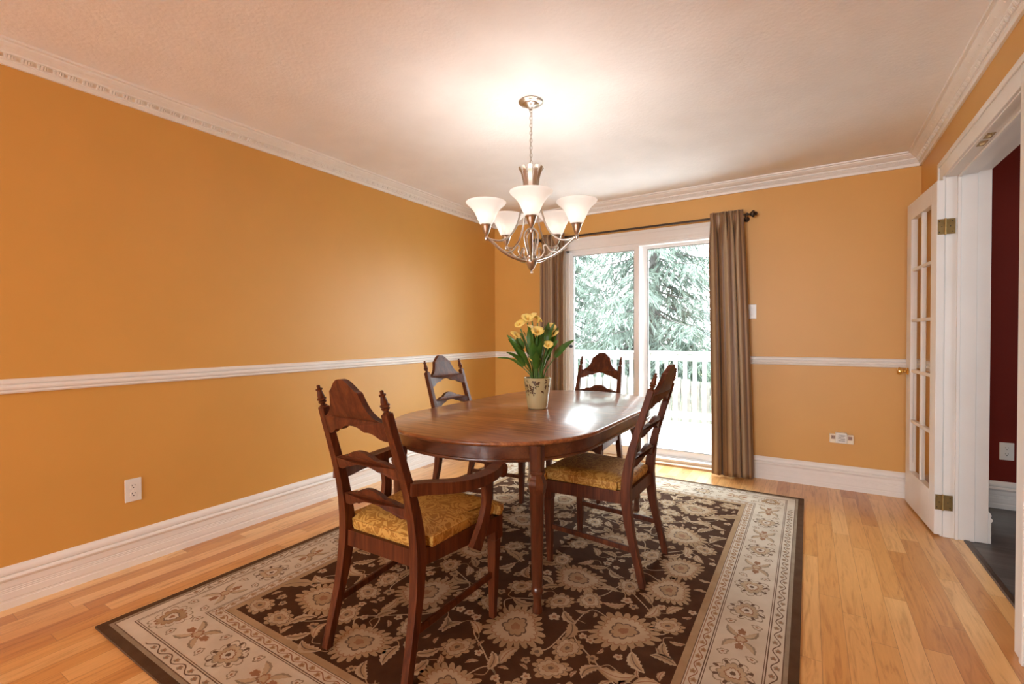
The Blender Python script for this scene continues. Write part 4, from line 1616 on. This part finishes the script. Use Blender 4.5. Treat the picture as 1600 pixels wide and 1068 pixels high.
for i in range(40):
    a = rp.uniform(0, 2 * pi)
    # garlands: high on the rim, dropping into sprays facing the viewer
    z = rp.choice((0.165, 0.158, 0.148, 0.15, 0.135, 0.12, 0.105))
    for k in range(3):
        pot_leaf(a + rp.uniform(-0.12, 0.12), z + rp.uniform(-0.006, 0.006), rp.uniform(0.013, 0.020), rp.uniform(0.004, 0.006), rp.uniform(0, 6.28), rp.choice((0, 0, 0, 1)))
for a in (-1.95, -1.75, -1.6, -1.45, -2.1, -1.3):
    for z in (0.095, 0.115, 0.135):
        pot_leaf(a + rp.uniform(-0.1, 0.1), z, 0.015, 0.0042, rp.uniform(0, 6.28), 0)
b.build('pot', [M_POT, M_POTLEAF, M_POTGREEN], lily, smooth=50, fix=False)


vr = math.atan2(sin(YAW), cos(YAW))


def lily_leaf(az, lean, Ls, Lb, w, droop):
    """petiole plus arrow shaped blade"""
    dx, dy = cos(az), sin(az)
    base = Vector((0.03 * dx, 0.03 * dy, 0.165))
    tip = base + Vector((dx * Ls * sin(lean), dy * Ls * sin(lean), Ls * cos(lean)))
    midp = base.lerp(tip, 0.5) - Vector((dx, dy, 0)) * 0.012
    path = smooth_path([base, midp, tip], 5)
    b = MB()
    b.tube(path, [0.0045 - 0.002 * i / len(path) for i in range(len(path))], 7)
    stem = b
    out = Vector((dx, dy, 0))
    side = Vector((-dy, dx, 0))
    vs, fs = [], []
    NN = 12
    cur = tip
    for i in range(NN + 1):
        t_ = i / NN
        th = lean + droop * t_ + 0.05
        if i:
            cur = cur + (out * sin(th) + Vector((0, 0, 1)) * cos(th)) * Lb / NN
        th_n = -out * cos(th) + Vector((0, 0, 1)) * sin(th)
        tw = 1.05 * abs(cos(az - vr)) ** 0.7
        sd_ = side * cos(tw) + th_n * sin(tw)
        th_n = th_n * cos(tw) - side * sin(tw)
        ww = w * (sin(pi * min(1, 0.14 + t_ * 0.86)) ** 0.9) * (1.15 - 0.45 * t_)
        if i == NN:
            ww = 0.0008
        wav = 0.004 * sin(t_ * 9)
        vs += [cur + sd_ * ww + th_n * (ww * 0.35 + wav), cur + sd_ * ww * 0.5 + th_n * ww * 0.12, cur, cur - sd_ * ww * 0.5 + th_n * ww * 0.12, cur - sd_ * ww + th_n * (ww * 0.35 - wav)]
    for i in range(NN):
        for k in range(4):
            fs.append((i * 5 + k, i * 5 + k + 1, i * 5 + 6 + k, i * 5 + 5 + k))
    b.add(vs, fs, 1)
    o = b.build('leaf', [M_STEM, M_LEAF], lily, smooth=70, fix=False)
    return o


# right vector of the view in plan, for placing the fan of leaves as in the photo
LEAVES = [(vr + 0.05, 0.50, 0.16, 0.16, 0.022, 0.55), (vr + pi - 0.1, 0.38, 0.15, 0.17, 0.024, 0.35), (vr + pi + 0.5, 0.55, 0.11, 0.15, 0.016, 0.7),
          (vr + 0.5, 0.10, 0.21, 0.15, 0.026, 0.12), (vr - 1.2, 0.16, 0.14, 0.14, 0.030, 0.25), (vr - 1.9, 0.20, 0.12, 0.14, 0.030, 0.3), (vr + pi - 0.6, 0.24, 0.16, 0.15, 0.026, 0.2),
          (vr - 0.5, 0.28, 0.13, 0.14, 0.024, 0.35), (vr + 1.4, 0.2, 0.19, 0.14, 0.026, 0.2), (vr + 2.2, 0.25, 0.18, 0.14, 0.024, 0.3), (vr - 0.2, 0.15, 0.22, 0.14, 0.018, 0.2),
          (vr - 2.6, 0.42, 0.12, 0.14, 0.022, 0.45), (vr - 1.55, 0.05, 0.15, 0.14, 0.022, 0.1), (vr + pi, 0.62, 0.10, 0.17, 0.010, 1.0), (vr + 0.9, 0.4, 0.15, 0.13, 0.020, 0.6), (vr + pi + 0.15, 0.3, 0.20, 0.12, 0.02, 0.3),
          (vr - 1.0, 0.10, 0.20, 0.15, 0.026, 0.1), (vr - 2.2, 0.12, 0.19, 0.15, 0.028, 0.15), (vr + pi + 0.35, 0.42, 0.15, 0.15, 0.022, 0.4), (vr - 0.9, 0.34, 0.10, 0.12, 0.020, 0.4),
          (vr - 1.7, 0.30, 0.08, 0.13, 0.024, 0.4), (vr + 0.2, 0.22, 0.18, 0.16, 0.024, 0.25)]
for L_ in LEAVES:
    lily_leaf(*L_)


def lily_flower(az, lean, L, size, face):
    dx, dy = cos(az), sin(az)
    base = Vector((0.018 * dx, 0.018 * dy, 0.165))
    tip = base + Vector((dx * L * sin(lean), dy * L * sin(lean), L * cos(lean)))
    b = MB()
    path = smooth_path([base, base.lerp(tip, 0.55) - Vector((dx, dy, 0)) * 0.012, tip], 6)
    b.tube(path, 0.0042, 8, 1)
    fx, fy = cos(face), sin(face)
    axis = Vector((fx * 0.40, fy * 0.40, 0.9)).normalized()
    Fd = (Vector((fx, fy, 0)) - axis * axis.dot(Vector((fx, fy, 0)))).normalized()
    Sd = axis.cross(Fd)
    vs, fs = [], []
    NU_, NV_ = 20, 10
    for j in range(NV_ + 1):
        v = j / NV_
        for i in range(NU_ + 1):
            a = -pi * 1.08 + 2.16 * pi * i / NU_     # a=0 is the long lip (back of funnel, curled tip)
            lip = 0.5 + 0.5 * cos(a)
            r = size * (0.10 + 0.30 * v + 0.62 * v ** 3.2 * (0.55 + 0.45 * lip))
            h = size * (0.05 + 1.55 * v * (0.62 + 0.38 * lip)) - size * 0.42 * v ** 5 * (0.5 + 0.6 * (1 - lip))
            if v > 0.8:
                h -= size * 0.35 * ((v - 0.8) / 0.2) ** 2 * lip
                r += size * 0.30 * ((v - 0.8) / 0.2) ** 2 * (lip ** 3)
            p = tip + axis * h - Fd * (r * cos(a)) + Sd * (r * sin(a))
            vs.append(p)
    W = NU_ + 1
    for j in range(NV_):
        for i in range(NU_):
            fs.append((j * W + i, j * W + i + 1, (j + 1) * W + i + 1, (j + 1) * W + i))
    b.add(vs, fs, 0)
    fl_ = b.build('flower', [M_LILY, M_STEM], lily, smooth=80, fix=False)
    b = MB()
    b.tube([tip + axis * size * 0.1, tip + axis * size * 0.5, tip + axis * size * 0.95], [0.0045, 0.0045, 0.002], 8)
    b.build('spadix', M_SPADIX, fl_)


tocam = math.atan2(-PYc, -PXc)
FLW = [(vr + pi + 0.2, 0.44, 0.275, 0.034, tocam + 0.9), (vr + pi - 0.15, 0.26, 0.325, 0.038, tocam - 0.5), (vr + pi - 0.4, 0.13, 0.35, 0.040, tocam + 0.3), (vr + pi - 1.0, 0.10, 0.36, 0.036, tocam - 0.9),
       (vr - 1.6, 0.16, 0.27, 0.042, tocam + 0.1), (vr - 2.0, 0.22, 0.29, 0.036, tocam + 1.2), (vr + 0.3, 0.33, 0.27, 0.036, tocam - 0.6), (vr + 0.6, 0.30, 0.32, 0.030, tocam + 0.5),
       (vr - 0.6, 0.28, 0.20, 0.034, tocam), (vr + 1.5, 0.12, 0.35, 0.034, tocam + 2), (vr - 2.2, 0.3, 0.12, 0.022, tocam + 0.4)]
for f_ in FLW:
    lily_flower(*f_)

# ------------------------------------------------------------------ chandelier
CHX, CHY = -1.289, 2.256
ch = thing('chandelier', 'five-light brushed nickel chandelier with white bell shades hanging from the ceiling', 'chandelier', (CHX, CHY, 0))
b = MB()
b.lathe([(0.066, ZC), (0.067, ZC - 0.006), (0.060, ZC - 0.012), (0.045, ZC - 0.016), (0.043, ZC - 0.020), (0.020, ZC - 0.030), (0.012, ZC - 0.034), (0.011, ZC - 0.044), (0.0001, ZC - 0.046)], 32)
b.build('ceiling_canopy', M_NICKEL, ch, smooth=40)
b = MB()
zt, zb = ZC - 0.040, 2.118
nl = 15
step = (zt - zb) / nl
for i in range(nl):
    zc = zt - (i + 0.5) * step
    a = (pi / 2) * (i % 2) + 0.4
    pts = []
    for k in range(16):
        q = 2 * pi * k / 16
        rr_, hh = 0.0062 * cos(q), (step * 0.66) * sin(q)
        pts.append((rr_ * cos(a), rr_ * sin(a), zc + hh))
    b.tube(pts, 0.0016, 6, closed=True)
b.tube(smooth_path([(0.006, 0.003, zt), (0.006, 0, (zt + zb) / 2 + 0.05), (-0.006, 0.002, (zt + zb) / 2 - 0.05), (0.0, 0.0, zb - 0.01)], 6), 0.0018, 6)
b.build('chain', M_NICKEL, ch, smooth=60)
b = MB()
# fluted flaring crown: petals around a core
b.lathe([(0.012, 2.10), (0.016, 2.09), (0.022, 2.06), (0.030, 2.02), (0.036, 1.98), (0.038, 1.955), (0.030, 1.945), (0.026, 1.935), (0.034, 1.928), (0.034, 1.918), (0.020, 1.91), (0.012, 1.90), (0.011, 1.78), (0.011, 1.64)], 28)
b.lathe([(0.009, 2.095), (0.011, 2.108), (0.007, 2.116), (0.0001, 2.118)], 16)
b.build('center_column', M_NICKEL, ch, smooth=50)
for k in range(11):
    a = 2 * pi * k / 11
    out = Vector((cos(a), sin(a), 0))
    sd = Vector((-sin(a), cos(a), 0))
    path = smooth_path([out * 0.034 + Vector((0, 0, 1.955)), out * 0.038 + Vector((0, 0, 1.99)), out * 0.042 + Vector((0, 0, 2.03)), out * 0.053 + Vector((0, 0, 2.075)), out * 0.068 + Vector((0, 0, 2.10))], 4)
    b = MB()
    b.sweep(path, [0.0100 + 0.0035 * i / len(path) - 0.009 * max(0, i / len(path) - 0.75) * 4 * 0.6 for i in range(len(path))], 0.0024, tuple(sd))
    b.build('crown_petal', M_NICKEL, ch, smooth=60, bevel=0.0012)
b = MB()
b.lathe([(0.0001, 1.523), (0.006, 1.525), (0.008, 1.533), (0.005, 1.540), (0.010, 1.545), (0.018, 1.556), (0.028, 1.575), (0.034, 1.590), (0.034, 1.598), (0.028, 1.606), (0.031, 1.612), (0.030, 1.618), (0.016, 1.628), (0.011, 1.645)], 28)
b.build('hub', M_NICKEL, ch, smooth=40)
camdir = math.atan2(-CHY, -CHX)
RA = 0.253
shade_prof_o = [(0.031, 0.0), (0.036, 0.006), (0.046, 0.030), (0.056, 0.052), (0.068, 0.074), (0.083, 0.092), (0.097, 0.104), (0.106, 0.113), (0.108, 0.118)]
shade_prof = shade_prof_o + [(r - 0.0045, z - 0.0005) for r, z in shade_prof_o[::-1]]
for k in range(5):
    a = camdir + 2 * pi * k / 5
    out = Vector((cos(a), sin(a), 0))
    sd = Vector((-sin(a), cos(a), 0))
    Z = Vector((0, 0, 1))

    def P(r, z):
        return out * r + Z * z
    b = MB()
    b.tube(smooth_path([P(0.028, 1.592), P(0.06, 1.596), P(0.115, 1.612), P(0.165, 1.640), P(0.21, 1.677), P(0.238, 1.700), P(0.253, 1.702)], 6), 0.0078, 10)
    b.tube(smooth_path([P(0.028, 1.602), P(0.055, 1.612), P(0.074, 1.640), P(0.070, 1.668), P(0.085, 1.672), P(0.110, 1.640), P(0.150, 1.636), P(0.200, 1.668), P(0.238, 1.698)], 6), 0.0052, 8)
    arm = b.build('arm', M_NICKEL, ch, smooth=60)
    b = MB()
    b.tube(smooth_path([P(0.018, 1.925), P(0.042, 1.900), P(0.062, 1.850), P(0.082, 1.785), P(0.120, 1.725), P(0.175, 1.694), P(0.235, 1.700)], 6), 0.0054, 8)
    b.tube(smooth_path([P(0.014, 1.770), P(0.040, 1.735), P(0.034, 1.680), P(0.022, 1.64), P(0.020, 1.615)], 6), 0.0050, 8)
    b.build('scroll_rod', M_NICKEL, ch, smooth=60)
    b = MB()
    b.lathe([(0.0001, 1.690), (0.008, 1.692), (0.012, 1.702), (0.010, 1.711), (0.006, 1.716), (0.008, 1.720), (0.014, 1.730), (0.020, 1.745), (0.025, 1.762), (0.028, 1.772), (0.030, 1.774), (0.030, 1.780), (0.012, 1.781)], 20, 0, P(RA, 0))
    b.build('socket_cup', M_NICKEL, arm, smooth=40)
    b = MB()
    b.lathe(shade_prof + [shade_prof[0]], 36, 0, P(RA, 1.776), cap=False)
    shd = b.build('shade', M_SHADE, ch, smooth=60)
    b = MB()
    b.lathe([(0.012, 1.781), (0.012, 1.786), (0.015, 1.792), (0.018, 1.799), (0.017, 1.806), (0.010, 1.811), (0.0001, 1.812)], 14, 0, P(RA, 0))
    b.build('bulb', M_BULB, shd, smooth=60)
    l = bpy.data.lights.new('bulb_light', 'POINT')
    l.energy = 0.9
    l.color = (1.0, 0.95, 0.90)
    l.shadow_soft_size = 0.022
    lo = bpy.data.objects.new('bulb_light', l)
    COL.objects.link(lo)
    lo.parent = ch
    lo.location = P(RA, 1.822)

# ------------------------------------------------------------------ outside: deck, railing, fence, trees, house
DZ = -0.075
b = MB()
y = YB + 0.16
while y < 7.05:
    b.box(-6.0, 3.2, y, y + 0.134, DZ - 0.03, DZ)
    y += 0.14
struct(b.build('floor_deck', M_DECK, smooth=0), 'white painted plank deck outside the patio door')
rl = thing('deck_railing', 'white wooden deck railing with square balusters outside the patio door', 'railing', (0, 6.92, DZ))
b = MB()
b.box(-5.6, 3.0, -0.075, 0.065, 0.985, 1.020)
b.build('top_rail', M_RAILP, rl, smooth=0, bevel=0.003)
b = MB()
b.box(-5.6, 3.0, -0.019, 0.019, 0.885, 0.975)
b.build('upper_rail', M_RAILP, rl, smooth=0)
b = MB()
b.box(-5.6, 3.0, -0.019, 0.019, 0.075, 0.165)
b.build('bottom_rail', M_RAILP, rl, smooth=0)
for x in (-5.4, 0.6, 2.6):
    b = MB()
    b.box(x - 0.045, x + 0.045, 0.022, 0.112, 0.0, 0.985)
    b.build('post', M_RAILP, rl, smooth=0, bevel=0.003)
x = -5.3
nb = 0
while x < 0.9:
    b = MB()
    b.box(x - 0.021, x + 0.021, -0.0585, -0.0195, 0.035, 0.984)
    b.build('baluster', M_RAILP, rl, smooth=0)
    x += 0.128
    nb += 1
GZ = -0.75
b = MB()
b.add([(-40, 4.6, GZ), (30, 4.6, GZ), (30, 60, GZ), (-40, 60, GZ)], [(0, 1, 2, 3)])
struct(b.build('ground', M_LAWN, smooth=0), 'grass garden below the deck')
fc = thing('board_fence', 'weathered grey board fence in the garden behind the deck railing', 'fence', (0, 7.75, GZ))
b = MB()
for k in range(80):
    x = -7.5 + k * 0.145
    b.box(x, x + 0.132, -0.012, 0.012, 0.0, 1.22 + 0.03 * sin(k * 7.3))
b.build('boards', M_FENCE, fc, smooth=0)
b = MB()
for z in (0.25, 1.0):
    b.box(-7.5, 4.1, 0.012, 0.05, z, z + 0.09)
b.build('cross_rail', M_FENCE, fc, smooth=0)


def spruce(name, x, y, h, R, z_low, seed, label, dens=1.0):
    rnd = random.Random(seed)
    t = thing(name, label, 'tree', (x, y, GZ), 0, 'spruce trees beyond the deck')
    b = MB()
    b.tube([(0, 0, 0), (0.02, 0, h * 0.4), (0, 0.03, h)], [0.16, 0.12, 0.02], 10)
    b.build('trunk', M_BARK, t, smooth=60)
    b = MB()
    nd = MB()
    nbr = int(120 * dens)
    for i in range(nbr):
        z = z_low + (h - z_low) * (i / nbr) ** 1.15
        a = i * 2.4 + rnd.uniform(-0.3, 0.3)
        L = R * (1 - (z / h) ** 1.2 * 0.85) * rnd.uniform(0.75, 1.1)
        out = Vector((cos(a), sin(a), 0))
        pts = []
        for k in range(7):
            s = k / 6
            pts.append(out * L * s + Vector((0, 0, z - 0.42 * L * s * (1 - 0.45 * s) + 0.02)))
        b.tube(pts, [0.028 * (1 - 0.85 * k / 6) for k in range(7)], 5)
        side = Vector((-sin(a), cos(a), 0))
        nt_ = int(L * 15)
        for q in range(nt_):
            s = 0.15 + 0.85 * q / nt_
            f = s * 6
            k0 = min(5, int(f))
            p = pts[k0].lerp(pts[k0 + 1], f - k0)
            sgn = 1 if q % 2 else -1
            tl = (0.34 + 0.30 * rnd.random()) * (1.15 - 0.6 * s) * min(1.2, L)
            dirv = (side * sgn * rnd.uniform(0.5, 0.9) + out * rnd.uniform(0.3, 0.7) + Vector((0, 0, -rnd.uniform(0.25, 0.9)))).normalized()
            # each twig: pairs of thin needle blades
            m = max(4, int(tl / 0.05))
            for u in range(m):
                c = p + dirv * tl * u / m + Vector((0, 0, -0.10 * (u / m) ** 2))
                for w in range(4):
                    nd_ = (dirv * 1.3 + Vector((rnd.uniform(-0.8, 0.8), rnd.uniform(-0.8, 0.8), rnd.uniform(-1.2, 0.2)))).normalized()
                    ln = rnd.uniform(0.09, 0.19)
                    ww = nd_.cross(Vector((rnd.uniform(-1, 1), rnd.uniform(-1, 1), rnd.uniform(-1, 1)))).normalized() * rnd.uniform(0.006, 0.011)
                    e_ = c + nd_ * ln
                    nd.add([c - ww, c + ww, e_ + ww * 0.3, e_ - ww * 0.3], [(0, 1, 2, 3)])
    b.build('branches', M_BARK, t, smooth=60)
    nd.build('foliage', M_NEEDLE, t, smooth=0, fix=False)
    return t


spruce('spruce_tree', -2.95, 10.7, 8.0, 2.4, 1.0, 4, 'pale green spruce standing behind the right pane of the patio door', 1.0)
spruce('spruce_tree', -6.7, 14.2, 8.6, 2.5, 1.2, 9, 'drooping spruce seen through the left pane of the patio door', 0.9)

hs = thing('neighbour_house', 'grey neighbouring house corner beyond the garden at the upper left of the patio door', 'house', (-11.3, 17.0, GZ))
b = MB()
b.box(-4, 1.0, 0, 5, 0, 5.2)
b.build('wall', M_SIDING, hs, smooth=0)
b = MB()
b.add([(-4.5, -0.5, 5.1), (1.5, -0.5, 5.1), (1.5, 5.5, 5.1), (-4.5, 5.5, 5.1), (-4.5, 2.5, 7.2), (1.5, 2.5, 7.2)],
      [(0, 3, 2, 1), (0, 1, 5, 4), (3, 4, 5, 2), (0, 4, 3), (1, 2, 5)])
b.build('roof', M_ROOF, hs, smooth=0)
